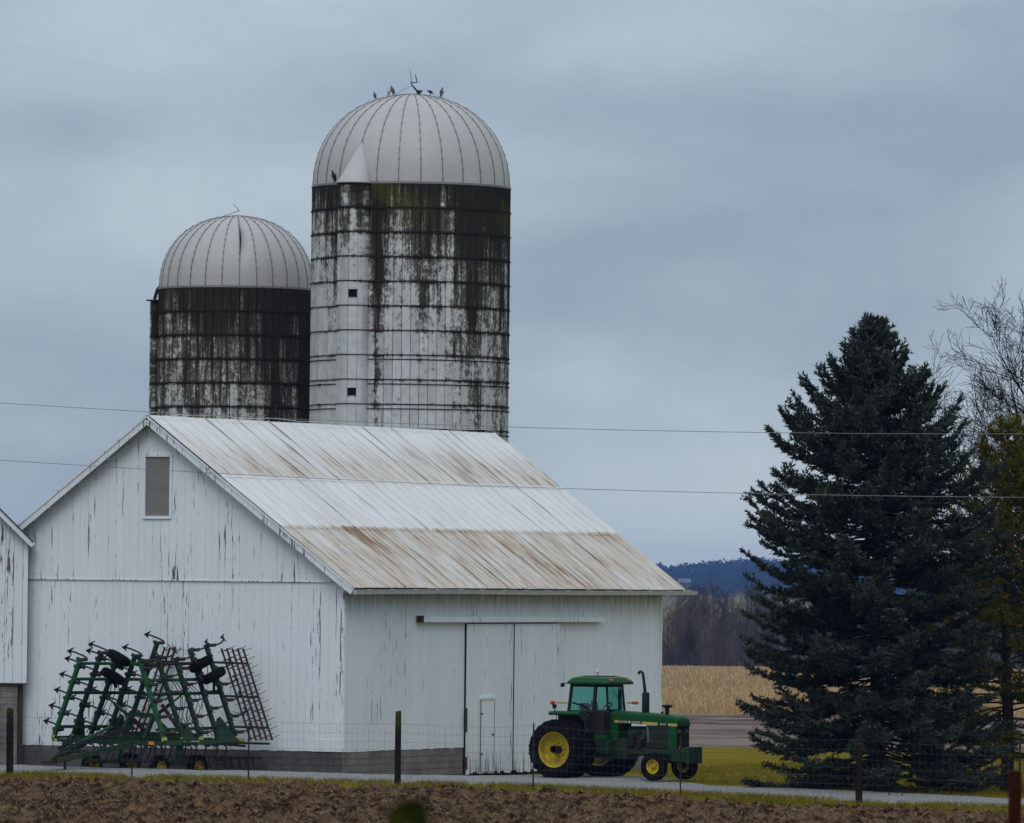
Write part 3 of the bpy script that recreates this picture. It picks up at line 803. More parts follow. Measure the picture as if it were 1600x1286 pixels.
def dome_r(t, R, H, e): return R * (1 - t ** e) ** (1 / e)
def make_silo(name, tag_, label, loc, R, zt, Hd, nz, a_cam, Rd, e, seam0, dark, white_low, double, bent=None, corners=()):
    """a_cam = direction (radians, about z) that faces the camera"""
    o = empty(name, loc, 0, label, 'silo')
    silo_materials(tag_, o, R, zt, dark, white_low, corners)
    mname = 'staves_' + tag_
    nst = int(round(2 * pi * R / .30)); da = 2 * pi / nst; ch = .83
    # inner shell that the staves sit on
    MB().lathe([(R - .055, -.4), (R - .055, zt - .01)], 96).build('inner_shell', 'void', o, True)
    # stave: a slightly curved, bevelled slab; one mesh shared by all
    g = .007; hh = ch / 2 - .007
    def slab(mb, ac, zc, push):
        def P(a, r_, z_): return (r_ * cos(a), r_ * sin(a), z_)
        a0, a1 = ac - da / 2 + g / R, ac + da / 2 - g / R
        bz = .014; ba = .012 / R
        o_ = R + push; i_ = R - .05
        vs = []
        for (aa, ab, rr, z0, z1) in ((a0, a1, i_, zc - hh, zc + hh), (a0, a1, o_ - .012, zc - hh, zc + hh), (a0 + ba, a1 - ba, o_, zc - hh + bz, zc + hh - bz)):
            am = (aa + ab) / 2
            vs += [P(aa, rr, z0), P(am, rr, z0), P(ab, rr, z0), P(ab, rr, z1), P(am, rr, z1), P(aa, rr, z1)]
        fs = [(12, 13, 16, 17), (13, 14, 15, 16)]
        for q in (0, 6):
            for j in range(6): fs.append((q + j, q + (j + 1) % 6, q + 6 + (j + 1) % 6, q + 6 + j))
        mb.add(vs, fs)
    proto = []
    for v_ in range(3):
        mb = MB(); slab(mb, 0, 0, (-.004, 0, .006)[v_]); proto.append(mb.mesh('stave', mname))
    cols_ = sorted(range(nst), key=lambda c_: abs((c_ * da - pi + da / 2 - a_cam + pi) % (2 * pi) - pi))
    ncol = 300 // nz
    rest = MB()
    for rank, c_ in enumerate(cols_):
        ac = c_ * da - pi + da / 2
        for r_ in range(24):
            zc = zt - ch * (r_ + .5)
            if zc < .2: break
            if r_ < nz and rank < ncol:
                inst(random.choice(proto), 'stave', o, (0, 0, zc), (0, 0, ac))
            elif r_ < nz + 2 or rank < nst // 2:
                slab(rest, ac, zc, 0)
    rest.build('stave_wall', mname, o, kind='stuff')
    # hoops with lugs
    for r_ in range(1, 23):
        zc = zt - ch * r_
        if zc < .5: break
        for k_, dz in enumerate((0, -.15) if (double and r_ >= 7) else (0,)):
            hp = MB()
            pts = [((R + .022) * cos(a), (R + .022) * sin(a), zc + dz + .006 * sin(3 * a + r_)) for a in np.linspace(0, 2 * pi, 73)]
            hp.tube(pts, .017, 6, cap=False)
            al = a_cam + [.62, -.3, 1.2, .1, -1.1][(r_ + k_) % 5]
            for q in range(3):
                a2 = al + q * 2.1
                hp.box(((R + .035) * cos(a2), (R + .035) * sin(a2), zc + dz), (.07, .16, .06), Matrix.Rotation(a2, 3, 'Z'))
            hp.build('hoop', 'hoop_iron', o)
    # dome: gores, seams with bolts, curb, cap
    ng = 28; dg = 2 * pi / ng; nr = 12
    def prof(k_):
        t = (k_ / nr); t = 1 - (1 - t) ** 1.5 if False else sin(t * pi / 2 * .985)
        return dome_r(t, Rd, Hd, e), zt + .03 + Hd * t
    rs = [prof(k_) for k_ in range(nr + 1)]
    gore = MB(); na = 4
    for k_ in range(nr + 1):
        for j in range(na + 1):
            f_ = j / na; a = (f_ - .5) * dg
            bul = 1 + .004 * sin(pi * f_)
            gore.v.append((rs[k_][0] * cos(a) * bul, rs[k_][0] * sin(a) * bul, rs[k_][1]))
    gore.f = [(k_ * (na + 1) + j, k_ * (na + 1) + j + 1, (k_ + 1) * (na + 1) + j + 1, (k_ + 1) * (na + 1) + j) for k_ in range(nr) for j in range(na)]
    gm = gore.mesh('dome_panel', 'dome_metal', True)
    seam = MB()
    for k_ in range(nr):
        a_, b_ = rs[k_], rs[k_ + 1]
        seam.beam((a_[0] + .012, 0, a_[1]), (b_[0] + .012 * min(1, b_[0] / Rd * 1.5), 0, b_[1] + .012), .026, .018, (0, 1, 0) if False else (1, 0, 1))
    for k_ in np.arange(.25, nr - .6, .85):
        i_ = int(k_); f_ = k_ - i_
        r_ = rs[i_][0] * (1 - f_) + rs[i_ + 1][0] * f_; z_ = rs[i_][1] * (1 - f_) + rs[i_ + 1][1] * f_
        seam.box((r_ + .018, 0, z_ + .006), (.035, .045, .04))
    sm = seam.mesh('dome_seam', 'seam_metal')
    for k_ in range(ng):
        a = a_cam + seam0 + k_ * dg
        inst(sm, 'dome_seam', o, (0, 0, 0), (0, 0, a))
        ag = a + dg / 2
        if bent is not None and k_ == bent:
            bp = MB()                                     # the buckled panel: its left edge has sunk inwards
            for k2 in range(nr + 1):
                for j in range(na + 1):
                    f_ = j / na; aa = (f_ - .5) * dg
                    sink = math.exp(-((k2 / nr - .50) / .20) ** 2) * max(0, 1 - f_ * 1.25) ** 1.3 * .17
                    r_ = rs[k2][0] * (1 - sink * .55)
                    aa += sink * .22
                    bp.v.append((r_ * cos(aa), r_ * sin(aa), rs[k2][1] - sink * .25))
            bp.f = list(gore.f)
            ob = bp.build('dome_panel', 'dome_metal', o, True); ob.rotation_euler = (0, 0, ag); ob['label'] = 'buckled dome panel with one edge sunk in'
        else:
            inst(gm, 'dome_panel', o, (0, 0, 0), (0, 0, ag))
    MB().lathe([(Rd - .02, zt - .02), (Rd + .045, zt - .02), (Rd + .045, zt + .05), (Rd - .02, zt + .05)], 84).build('dome_curb', 'seam_metal', o)
    MB().lathe([(rs[-1][0] + .12, rs[-1][1] - .03), (rs[-1][0] + .12, rs[-1][1] + .03), (.05, rs[-1][1] + .05), (.001, rs[-1][1] + .05)], 28).build('dome_cap', 'dome_metal', o, True)
    return o, rs

TS = (-3.52, 229.6, -.3)
def facing(p): return math.atan2(-p[1], -p[0])
a_t = facing(TS)
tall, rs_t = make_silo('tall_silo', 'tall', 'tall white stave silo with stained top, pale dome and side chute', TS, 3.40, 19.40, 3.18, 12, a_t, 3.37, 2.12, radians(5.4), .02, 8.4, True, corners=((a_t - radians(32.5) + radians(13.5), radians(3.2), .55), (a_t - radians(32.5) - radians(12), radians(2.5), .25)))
SS = (-9.71, 235.6, -.3)
a_s = facing(SS)
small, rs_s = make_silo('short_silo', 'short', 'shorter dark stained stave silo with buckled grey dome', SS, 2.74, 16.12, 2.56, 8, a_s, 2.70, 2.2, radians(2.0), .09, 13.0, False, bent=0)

# chute on the tall silo
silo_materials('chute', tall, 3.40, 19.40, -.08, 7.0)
def chute(o, R, zt, ac, rc, z0, apex_t, rs, mname):
    cr = R + .22; cxx, cyy = cr * cos(ac), cr * sin(ac)
    c_ = empty('chute', (cxx, cyy, 0), ac); c_.parent = o
    nseg = 7; a0, a1 = -radians(118), radians(118); da = (a1 - a0) / nseg
    for r_ in range(24):
        zc = zt - .83 * (r_ + .5)
        if zc < z0: break
        for j in range(nseg):
            aa, ab = a0 + j * da + .012, a0 + (j + 1) * da - .012
            hole = (r_ in (4, 8) and j == 4)
            zr = [(zc - .408, zc + .408)]
            if hole: zr = [(zc - .408, zc - .12), (zc + .12, zc + .408)]
            for z_0, z_1 in zr:
                vs = [(rr * cos(a), rr * sin(a), z_) for z_ in (z_0, z_1) for rr, a in ((rc, aa), (rc + .004, (aa + ab) / 2), (rc, ab), (rc - .05, ab), (rc - .05, aa))]
                fs = [(0, 1, 6, 5), (1, 2, 7, 6), (2, 3, 8, 7), (3, 4, 9, 8), (4, 0, 5, 9), (5, 6, 7, 8, 9), (4, 3, 2, 1, 0)]
                MB().add(vs, fs).build('chute_stave', mname, c_)
            if hole:
                w_ = MB().lathe([(rc - .06, zc - .12), (rc - .06, zc + .12)], 3, None, aa - .02, ab + .02).build('window', 'void', c_)
                am = (aa + ab) / 2
                MB().box(((rc + .005) * cos(am), (rc + .005) * sin(am), zc - .13), (.03, rc * da * .95, .03), Matrix.Rotation(am, 3, 'Z')).build('sill', 'hoop_iron', c_)
        if r_ > 0:
            pts = [((rc + .02) * cos(a), (rc + .02) * sin(a), zc + .415) for a in np.linspace(a0, a1, 20)]
            MB().tube(pts, .016, 5).build('hoop', 'hoop_iron', c_)
    MB().lathe([(rc - .055, z0), (rc - .055, zt)], 14, None, a0, a1).build('inner_shell', 'void', c_)
    # leaning half-cone roof up to the dome
    i_ = 0
    while rs[i_ + 1][1] < zt + apex_t: i_ += 1
    f_ = (zt + apex_t - rs[i_][1]) / (rs[i_ + 1][1] - rs[i_][1]); ra = rs[i_][0] * (1 - f_) + rs[i_ + 1][0] * f_
    ap = Vector((ra + .02 - cr, -.02, zt + apex_t))
    rc2 = rc + .05
    ring = [(rc2 * cos(a), rc2 * sin(a), zt - .01) for a in np.linspace(a0 - .25, a1 + .25, 19)]
    mb = MB(); mb.add(ring + [tuple(ap)], [(i, i + 1, 19) for i in range(18)])
    rf = mb.build('chute_roof', 'dome_metal', c_, True)
    MB().tube([ring[3], tuple(ap)], .018, 5).build('seam', 'seam_metal', rf)
    MB().tube([ring[17], tuple(ap + Vector((0, 0, .02)))], .020, 5).build('seam', 'seam_metal', rf)
    MB().tube(ring, .022, 5).build('drip_edge', 'seam_metal', rf)
    return c_
chute(tall, 3.40, 19.40, a_t - radians(32.5), .53, 7.0, 1.44, rs_t, 'staves_chute')
# pipe and platform up the left flank of the short silo
al = a_s - radians(88)
pc = Vector(((2.74 + .13) * cos(al), (2.74 + .13) * sin(al), 0))
MB().tube([(pc.x, pc.y, .2), (pc.x, pc.y, 15.7)], .15, 12).build('fill_pipe', 'staves_short', small, True, label='pale fill pipe up the left flank')
MB().box((pc.x - .05, pc.y, 15.72), (.45, .4, .04)).build('platform', 'hoop_iron', small)
MB().tube([(pc.x, pc.y, 15.75), (pc.x + .1, pc.y, 16.1), (pc.x + .3, pc.y, 16.3)], .06, 8).build('pipe_elbow', 'hoop_iron', small)

# rooftop masts
def mast_root(name, silo, sil_loc, rs, dx, label):
    return empty(name, (sil_loc[0] + dx, sil_loc[1], sil_loc[2] + rs[-1][1] + .03), 0, label, 'antenna')
m1 = mast_root('bent_mast', tall, TS, rs_t, 0.0, 'bent metal mast with small vane on top of the tall silo')
MB().tube([(.22, -.1, -.1), (.16, -.1, .10), (-.02, -.1, .30)], [.05, .035, .022], 8).build('pole', 'hoop_iron', m1)
MB().add([(.10, -.12, .13), (.36, -.12, .12), (.24, -.12, -.04), (.10, -.06, .13), (.36, -.06, .12), (.24, -.06, -.04)], [(0, 1, 2), (5, 4, 3), (0, 3, 4, 1), (1, 4, 5, 2), (2, 5, 3, 0)]).build('bracket', 'hoop_iron', m1)
MB().tube([(-.02, -.1, .30), (-.03, -.1, .42)], .02, 6).tube([(-.07, -.1, .36), (.17, -.1, .40)], .016, 6).build('crossbar', 'hoop_iron', m1)
MB().tube([(-.04, -.1, .40), (-.07, -.1, .80)], [.012, .006], 5).build('rod', 'hoop_iron', m1)
MB().tube([(.16, -.1, .38), (.13, -.1, .52), (.09, -.1, .68)], [.018, .022, .010], 6).build('rod', 'hoop_iron', m1)
MB().tube([(-.02, -.1, .28), (-.35, -.1, .12), (-.55, -.1, -.03)], .006, 4).build('guy_wire', 'hoop_iron', m1)
m2 = mast_root('roof_aerial', small, SS, rs_s, -.05, 'thin bent aerial on top of the shorter silo')
MB().tube([(-.45, -.1, -.04), (.12, -.1, .16)], .010, 5).build('arm', 'hoop_iron', m2)
MB().tube([(.12, -.1, .14), (.10, -.1, .18), (-.10, -.1, .40)], [.02, .012, .006], 5).build('whip', 'hoop_iron', m2)
MB().tube([(.02, -.1, -.15), (.02, -.1, .02)], .02, 6).build('pole', 'hoop_iron', m2)

# pigeons
mat('pigeon_grey', lambda n: {'Base Color': n.mix(n.ramp(n.noise(n.pos(), 12, 2), .4, .6), (.045, .05, .065), (.14, .14, .155)), 'Roughness': .7})
mat('pigeon_pale', lambda n: {'Base Color': n.mix(n.ramp(n.noise(n.pos(), 12, 2), .4, .6), (.20, .17, .17), (.42, .38, .37)), 'Roughness': .7})
mat('pigeon_black', lambda n: {'Base Color': (.012, .012, .015), 'Roughness': .6})
def pigeon(p, rz, sc_, m, label, lean=0.45):
    sc_ *= .8
    o = empty('pigeon', p, rz, label, 'bird', 'pigeons on the silos')
    M = Matrix.Rotation(-lean, 4, 'Y')
    mb = MB()
    mb.lathe([(.002, -.15), (.022, -.14), (.042, -.09), (.068, -.02), (.072, .04), (.060, .09), (.036, .125), (.026, .145), (.030, .165), (.033, .18), (.026, .198), (.008, .208), (.001, .21)], 12, Matrix.Translation((0, 0, .19)) @ Matrix.Rotation(lean, 4, 'Y'))
    mb.v = [(x * sc_, y * sc_, z * sc_) for x, y, z in mb.v]
    mb.build('body', m, o, True)
    hd = Vector((sin(lean) * .19, 0, .19 + cos(lean) * .19)) * sc_
    MB().add([hd + Vector((.02, -.008, .0)) * sc_, hd + Vector((.02, .008, 0)) * sc_, hd + Vector((.058, 0, -.012)) * sc_, hd + Vector((.02, 0, .012)) * sc_], [(0, 1, 2), (0, 2, 3), (1, 3, 2), (0, 3, 1)]).build('beak', 'hoop_iron', o)
    tl = Vector((-sin(lean) * .10, 0, .19 - cos(lean) * .10)) * sc_
    MB().add([tl + Vector((0, -.02, .01)) * sc_, tl + Vector((0, .02, .01)) * sc_, tl + Vector((-.13, .035, -.085)) * sc_, tl + Vector((-.13, -.035, -.085)) * sc_, tl + Vector((-.13, .0, -.075)) * sc_], [(0, 1, 2, 4), (0, 4, 3)]).build('tail', m, o)
    for s_ in (-.025, .025):
        MB().tube([(0, s_ * sc_, -.01), (.0, s_ * sc_, .13 * sc_)], .008 * sc_, 5).build('leg', 'rusty_iron', o)
def on_dome(loc, rs, dx, dy):
    r_ = math.hypot(dx, dy)
    for i in range(len(rs) - 1):
        if rs[i + 1][0] <= r_ <= rs[i][0]:
            f_ = (rs[i][0] - r_) / (rs[i][0] - rs[i + 1][0]); return (loc[0] + dx, loc[1] + dy, loc[2] + rs[i][1] * (1 - f_) + rs[i + 1][1] * f_)
    return (loc[0] + dx, loc[1] + dy, loc[2] + rs[-1][1] + .05)
pigeon(on_dome(TS, rs_t, -1.27, -.35), 2.2, .95, 'pigeon_grey', 'grey pigeon farthest left on top of the tall dome')
pigeon(on_dome(TS, rs_t, -.80, -.3), .6, .95, 'pigeon_pale', 'pale pigeon, left one of the pair on the tall dome')
pigeon(on_dome(TS, rs_t, -.66, -.3), 2.6, 1.15, 'pigeon_grey', 'grey pigeon, right one of the pair on the tall dome')
pigeon(on_dome(TS, rs_t, .63, -.25), 2.7, .9, 'pigeon_black', 'dark pigeon crouching just right of the bent mast', 1.1)
pigeon(on_dome(TS, rs_t, 1.0, -.3), 1.2, 1.25, 'pigeon_grey', 'grey pigeon standing tall, farthest right on the dome')
cb = a_t - radians(50)
pigeon((TS[0] + 3.42 * cos(cb), TS[1] + 3.42 * sin(cb), TS[2] + 19.44), 3.0, 1.35, 'pigeon_black', 'black bird on the dome edge beside the chute roof', .35)
# ------------------------------------------------------------------ vehicles: materials
def paint(base, dirt, amt=.35, rough=.38):
    def f(n):
        p = n.pos(); a = n.noise(p, 2.2, 5, .65); b = n.noise(p, 14, 3, .6)
        col = n.mix(n.math('MULTIPLY', n.ramp(n.math('ADD', n.math('MULTIPLY', a, .7), n.math('MULTIPLY', b, .3)), .42, .68), amt), base, dirt)
        z = n.sep(p)[2]
        mud = n.math('MULTIPLY', n.ramp(z, 1.5, .1), n.ramp(n.math('ADD', n.math('MULTIPLY', a, .6), n.math('MULTIPLY', b, .4)), .40, .62))
        col = n.mix(n.math('MULTIPLY', mud, .6), col, (.075, .054, .034))
        return {'Base Color': col, 'Roughness': n.math('ADD', rough, n.math('MULTIPLY', a, .25)), 'Specular IOR Level': .18}
    return f
mat('tractor_green', paint((.002, .060, .010), (.018, .034, .012), .35))
mat('implement_green', paint((.004, .036, .014), (.022, .022, .013), .6, .45))
mat('faded_green', paint((.010, .085, .030), (.035, .045, .020), .5, .5))
mat('wheel_yellow', paint((.62, .45, .012), (.16, .10, .03), .45))
mat('stripe_yellow', paint((.45, .36, .10), (.30, .24, .10), .3))
mat('orange_reflector', lambda n: {'Base Color': (.75, .22, .02), 'Roughness': .35})
mat('red_lens', lambda n: {'Base Color': (.55, .04, .02), 'Roughness': .25})
mat('amber_lens', lambda n: {'Base Color': (.65, .17, .03), 'Roughness': .25})
mat('rubber', lambda n: {'Base Color': n.mix(n.ramp(n.noise(n.pos(), 4, 6, .7), .4, .75), (.004, .004, .0045), (.020, .016, .013)), 'Roughness': .9, 'Specular IOR Level': .05})
mat('black_iron', lambda n: {'Base Color': n.mix(n.noise(n.pos(), 4, 4), (.006, .006, .007), (.020, .018, .018)), 'Roughness': .7, 'Specular IOR Level': .25})
mat('dark_steel', lambda n: {'Base Color': n.mix(n.noise(n.pos(), 5, 4), (.018, .017, .018), (.055, .045, .040)), 'Roughness': .65, 'Metallic': .3})
mat('rusty_steel', lambda n: {'Base Color': n.mix(n.noise(n.pos(), 6, 5, .65), (.035, .022, .018), (.095, .055, .042)), 'Roughness': .8})
mat('decal_black', lambda n: {'Base Color': (.010, .012, .010), 'Roughness': .5})
mat('decal_white', lambda n: {'Base Color': (.60, .58, .48), 'Roughness': .5})
mat('seat_black', lambda n: {'Base Color': (.02, .02, .022), 'Roughness': .8})
mat('grey_metal', lambda n: {'Base Color': n.mix(n.noise(n.pos(), 6, 3), (.06, .06, .055), (.16, .155, .15)), 'Roughness': .5, 'Metallic': .4})
def m_glass(n):
    tr = n.node('BsdfTransparent', {'Color': (.62, .86, .82)}).outputs[0]
    gl = n.node('BsdfGlossy', {'Color': (.9, .95, .95), 'Roughness': .04}).outputs[0]
    fr = n.math('ADD', .05, n.math('MULTIPLY', n.math('POWER', n.node('LayerWeight', {'Blend': .5}).outputs['Facing'], 4.0), .5))
    return n.node('MixShader', {0: fr, 1: tr, 2: gl}).outputs[0]
mat('cab_glass', m_glass)

YAX = Matrix.Rotation(-pi / 2, 4, 'X')          # turns the lathe axis z to +y

def wheel(par, x, y, z, R, W, rim, side, deep, lugs, name='wheel', ribs=False, disc_m='wheel_yellow', hubr=.12):
    """side = -1: outer face towards -y"""
    wl = empty(name, (x, y, z)); wl.parent = par
    M = YAX if side > 0 else Matrix.Rotation(pi / 2, 4, 'X')
    h = W / 2
    ty = MB().lathe([(rim, h * .74), (rim + .03, h * .92), ((R + rim) / 2, h * 1.02), (R - .09 * R, h * .93), (R - .03 * R, h * .78), (R - .035 * R, 0), (R - .03 * R, -h * .78), (R - .09 * R, -h * .93), ((R + rim) / 2, -h * 1.02), (rim + .03, -h * .92), (rim, -h * .74)], 56, M)
    if lugs:
        for k_ in range(lugs):
            for sg in (-1, 1):
                a = 2 * pi * (k_ + (.5 if sg > 0 else 0)) / lugs
                for q in range(4):
                    f0, f1 = q / 4, (q + 1) / 4
                    a0 = a + .34 * f0; zz0 = sg * h * (.04 + .94 * f0); a1_ = a + .34 * f1; zz1 = sg * h * (.04 + .94 * f1)
                    r0 = R - .012 * R - (.05 * R if f0 > .7 else 0); r1 = R - .012 * R - (.06 * R if f1 > .7 else 0)
                    p0 = M @ Vector((r0 * cos(a0), r0 * sin(a0), zz0)); p1 = M @ Vector((r1 * cos(a1_), r1 * sin(a1_), zz1))
                    up_ = (M.to_3x3() @ Vector((cos(a0), sin(a0), 0)))
                    ty.beam(p0, p1, .052, .06 * R + .02, up_)
    if ribs:
        for zz in (-.55, -.2, .2, .55):
            ty.lathe([(R - .04 * R, h * zz - .018), (R, h * zz - .014), (R, h * zz + .014), (R - .04 * R, h * zz + .018)], 48, M)
    ty.build('tyre', 'rubber', wl, True)
    rm = MB().lathe([(rim - .02, h * .70), (rim + .018, h * .78), (rim + .012, h * .70), (rim - .025, h * .60), (rim - .05, -h * .55), (rim - .012, -h * .72), (rim, -h * .74)], 48, M)
    d = h * .7 - deep
    rm.lathe([(rim - .035, d + .10 * min(1, deep / .2)), (rim * .80, d + .02), (rim * .45, d), (rim * .40, d + .04), (hubr + .03, d + .045), (hubr, d + .03), (.001, d + .03)], 40, M)
    rm.build('rim', disc_m, wl, True)
    hb = MB().lathe([(hubr, d + .03), (hubr, d + .12), (hubr * .7, d + .15), (.001, d + .15)], 20, M)
    for k_ in range(8):
        a = 2 * pi * k_ / 8
        hb.lathe([(.022, d + .02), (.022, d + .075), (.001, d + .075)], 6, M @ Matrix.Translation((rim * .36 * cos(a), rim * .36 * sin(a), 0)))
    hb.build('hub', 'rusty_steel' if deep > .12 else disc_m, wl, True)
    return wl

# ------------------------------------------------------------------ tractor
PH = radians(32)
TRX, TRY = 2.20, 195.0
trac = empty('farm_tractor', (TRX, TRY, .055), -PH, 'green and yellow farm tractor with cab and dual rear wheels', 'tractor')
trac.scale = (.94, .94, .94)
RR, RF = .90, .43
for sd in (-1, 1):
    wheel(trac, 0, sd * .98, RR - .01, RR, .50, .545, sd, .16, 22, 'rear_wheel')
    wheel(trac, 0, sd * 1.62, RR - .01, RR, .50, .545, sd, .34, 22, 'rear_wheel')
    fw_ = wheel(trac, 3.05, sd * .91, RF - .005, RF, .26, .215, sd, .09, 0, 'front_wheel', True, hubr=.055)
MB().lathe([(.11, -1.85), (.11, 1.85)], 16, Matrix.Translation((0, 0, RR)) @ YAX).build('rear_axle', 'black_iron', trac, True)
MB().lathe([(.30, -.55), (.34, -.3), (.34, .3), (.30, .55)], 20, Matrix.Translation((0, 0, RR)) @ YAX).build('axle_housing', 'tractor_green', trac, True)
MB().box((3.05, 0, .62), (.16, 1.5, .15)).box((3.05, -.74, .50), (.11, .12, .34)).box((3.05, .74, .50), (.11, .12, .34)).box((3.05, 0, .80), (.5, .42, .30)).build('front_axle', 'tractor_green', trac, bevel=.02)
MB().tube([(3.05, -.74, .43), (3.05, -.93, .43)], .05, 10).tube([(3.05, .74, .43), (3.05, .93, .43)], .05, 10).tube([(2.86, -.72, .52), (2.86, .72, .52)], .025, 8).build('steering_gear', 'dark_steel', trac)
MB().prism([(-.30, .62), (.30, .62), (.36, .90), (.36, 1.25), (-.36, 1.25), (-.36, .90)], -.45, 1.75).build('transmission', 'implement_green', trac, bevel=.02)
eng = MB().prism([(-.22, .72), (.22, .72), (.30, .95), (.28, 1.42), (.20, 1.62), (-.20, 1.62), (-.28, 1.42), (-.30, .95)], 1.70, 2.95).build('engine_block', 'implement_green', trac, bevel=.02)
mb = MB()
for i in range(6): mb.tube([(1.85 + i * .13, -.30, 1.46), (1.85 + i * .13, -.38, 1.40), (1.85 + i * .13, -.36, 1.15)], .018, 6)
mb.build('fuel_lines', 'dark_steel', eng)
MB().lathe([(.10, -.15), (.10, .18), (.06, .22)], 14, Matrix.Translation((1.95, -.40, 1.18))).lathe([(.075, -.13), (.075, .12)], 12, Matrix.Translation((2.22, -.40, 1.10))).build('oil_filter', 'black_iron', eng, True)
MB().lathe([(.13, -.06), (.13, .06), (.001, .06)], 18, Matrix.Translation((2.32, -.40, 1.36)) @ YAX).build('alternator', 'grey_metal', eng, True)
MB().tube([(1.72, -.34, 1.05), (2.0, -.36, .98), (2.5, -.36, .92), (2.9, -.30, .95)], .03, 8).build('hydraulic_pipe', 'dark_steel', eng)
MB().tube([(2.47, -.33, 1.66), (2.50, -.37, 1.45), (2.52, -.36, 1.15)], .055, 10).build('coolant_pipe', 'grey_metal', eng, True)
# frame rails and front support
MB().box((2.75, -.34, .86), (1.9, .07, .16)).box((2.75, .34, .86), (1.9, .07, .16)).build('frame_rail', 'implement_green', trac, bevel=.01)
MB().prism([(-.44, .56), (.44, .56), (.46, .98), (-.46, .98)], 3.36, 3.86).build('front_support', 'implement_green', trac, bevel=.03)
for i in range(6):
    MB().prism([(-.06, .52), (.06, .52), (.065, .98), (.03, 1.03), (-.03, 1.03), (-.065, .98)], 3.80, 3.98, Matrix.Translation((0, -.34 + i * .136, 0))).build('suitcase_weight', 'implement_green', trac, bevel=.015)
MB().box((3.62, -.30, 1.02), (.08, .09, .09)).build('front_lamp', 'grey_metal', trac)
# hood: rounded top that slopes and curls down at the nose
def hood_section(x, zt, hw, zb, r_):
    pts = [(-hw, zb), (-hw, zt - r_)]
    for k_ in range(1, 6): a = pi - k_ * pi / 2 / 5; pts.append((-hw + r_ + r_ * cos(a), zt - r_ + r_ * sin(a)))
    pts.append((0, zt + .015))
    for k_ in range(0, 5): a = pi / 2 - k_ * pi / 2 / 5; pts.append((hw - r_ + r_ * cos(a), zt - r_ + r_ * sin(a)))
    pts += [(hw, zt - r_), (hw, zb)]
    return [(x, y, z) for y, z in pts]
secs = [hood_section(1.22, 2.075, .41, 1.74, .10), hood_section(1.6, 2.07, .41, 1.73, .10), hood_section(2.6, 2.03, .40, 1.70, .10), hood_section(3.2, 1.985, .395, 1.675, .10), hood_section(3.42, 1.95, .39, 1.665, .10), hood_section(3.52, 1.88, .38, 1.66, .09), hood_section(3.56, 1.78, .37, 1.655, .07)]
hd = MB(); k = len(secs[0])
hd.add([p for s_ in secs for p in s_], [(i * k + j, i * k + j + 1, (i + 1) * k + j + 1, (i + 1) * k + j) for i in range(len(secs) - 1) for j in range(k - 1)] + [tuple(range((len(secs) - 1) * k, len(secs) * k)), tuple(reversed(range(k)))])
hood = hd.build('hood', 'tractor_green', trac, True)
for sd in (-1, 1):
    # stripe, lettering panels, lettering
    def ztr(x): return 1.74 - (x - 1.22) / 2.3 * .085
    def band(nm, x0, x1, dz0, dz1, m, off):
        y_ = sd * (.412 - (x0 - 1.22) * .0085 + off); y2 = sd * (.412 - (x1 - 1.22) * .0085 + off)
        vs = [(x0, y_, ztr(x0) + dz0), (x1, y2, ztr(x1) + dz0), (x1, y2, ztr(x1) + dz1), (x0, y_, ztr(x0) + dz1)]
        vs += [(a_, b_ - sd * .012, c2) for a_, b_, c2 in vs]
        MB().add(vs, [(0, 1, 2, 3), (4, 7, 6, 5), (0, 4, 5, 1), (1, 5, 6, 2), (2, 6, 7, 3), (3, 7, 4, 0)]).build(nm, m, hood)
    band('stripe', 1.28, 3.54, -.005, .075, 'stripe_yellow', .004)
    band('name_panel', 1.47, 2.30, -.01, .085, 'decal_black', .008)
    band('number_panel', 2.86, 3.22, -.01, .085, 'decal_black', .008)
    def text(body, size, x, dz, nm):
        cu = bpy.data.curves.new('t', 'FONT'); cu.body = body; cu.size = size; cu.extrude = .001; cu.align_x = 'CENTER'; cu.space_character = 1.08
        to = bpy.data.objects.new('t', cu); me = bpy.data.meshes.new_from_object(to)
        bpy.data.objects.remove(to); me.materials.clear(); me.materials.append(MATS['decal_white'])
        o = inst(me, nm, hood, (x, sd * (.425 - (x - 1.22) * .0085), ztr(x) + dz), (pi / 2, 0, 0 if sd < 0 else pi))
        o.name = nm
    text('JOHN', .105, 1.645, .0, 'lettering'); text('DEERE', .105, 2.10, .0, 'lettering'); text('4640', .105, 3.04, .0, 'lettering')
    MB().lathe([(.001, 0), (.036, 0), (.036, .004), (.001, .004)], 16, Matrix.Translation((1.86, sd * (.422 - .64 * .0085), ztr(1.86) + .037)) @ (YAX if sd > 0 else Matrix.Rotation(pi / 2, 4, 'X'))).build('emblem', 'decal_white', hood)
    # side screen, nose panel
    MB().box((2.83, sd * .375, 1.32), (.78, .02, .70)).build('side_screen', 'decal_black', trac)
    for i in range(8): MB().box((2.83, sd * .387, 1.02 + i * .085), (.76, .006, .012)).build('screen_louvre', 'tractor_green', trac)
    MB().box((3.37, sd * .380, 1.30), (.30, .025, .74)).build('nose_panel', 'tractor_green', trac, bevel=.01)
    MB().prism([(-.012, .0), (.012, 0), (.012, .55), (-.012, .55)], -.08, .08, Matrix.Translation((1.36, sd * .40, 1.18))).build('cowl_panel', 'tractor_green', trac)
grille = MB().box((3.50, 0, 1.31), (.05, .74, .70)).build('grille', 'decal_black', trac)
for i in range(10): MB().box((3.53, -.325 + i * .072, 1.31), (.012, .012, .66)).build('grille_bar', 'black_iron', grille)
for sd in (-1, 1): MB().box((3.535, sd * .22, 1.50), (.03, .17, .10)).build('headlight', 'grey_metal', trac, bevel=.01)
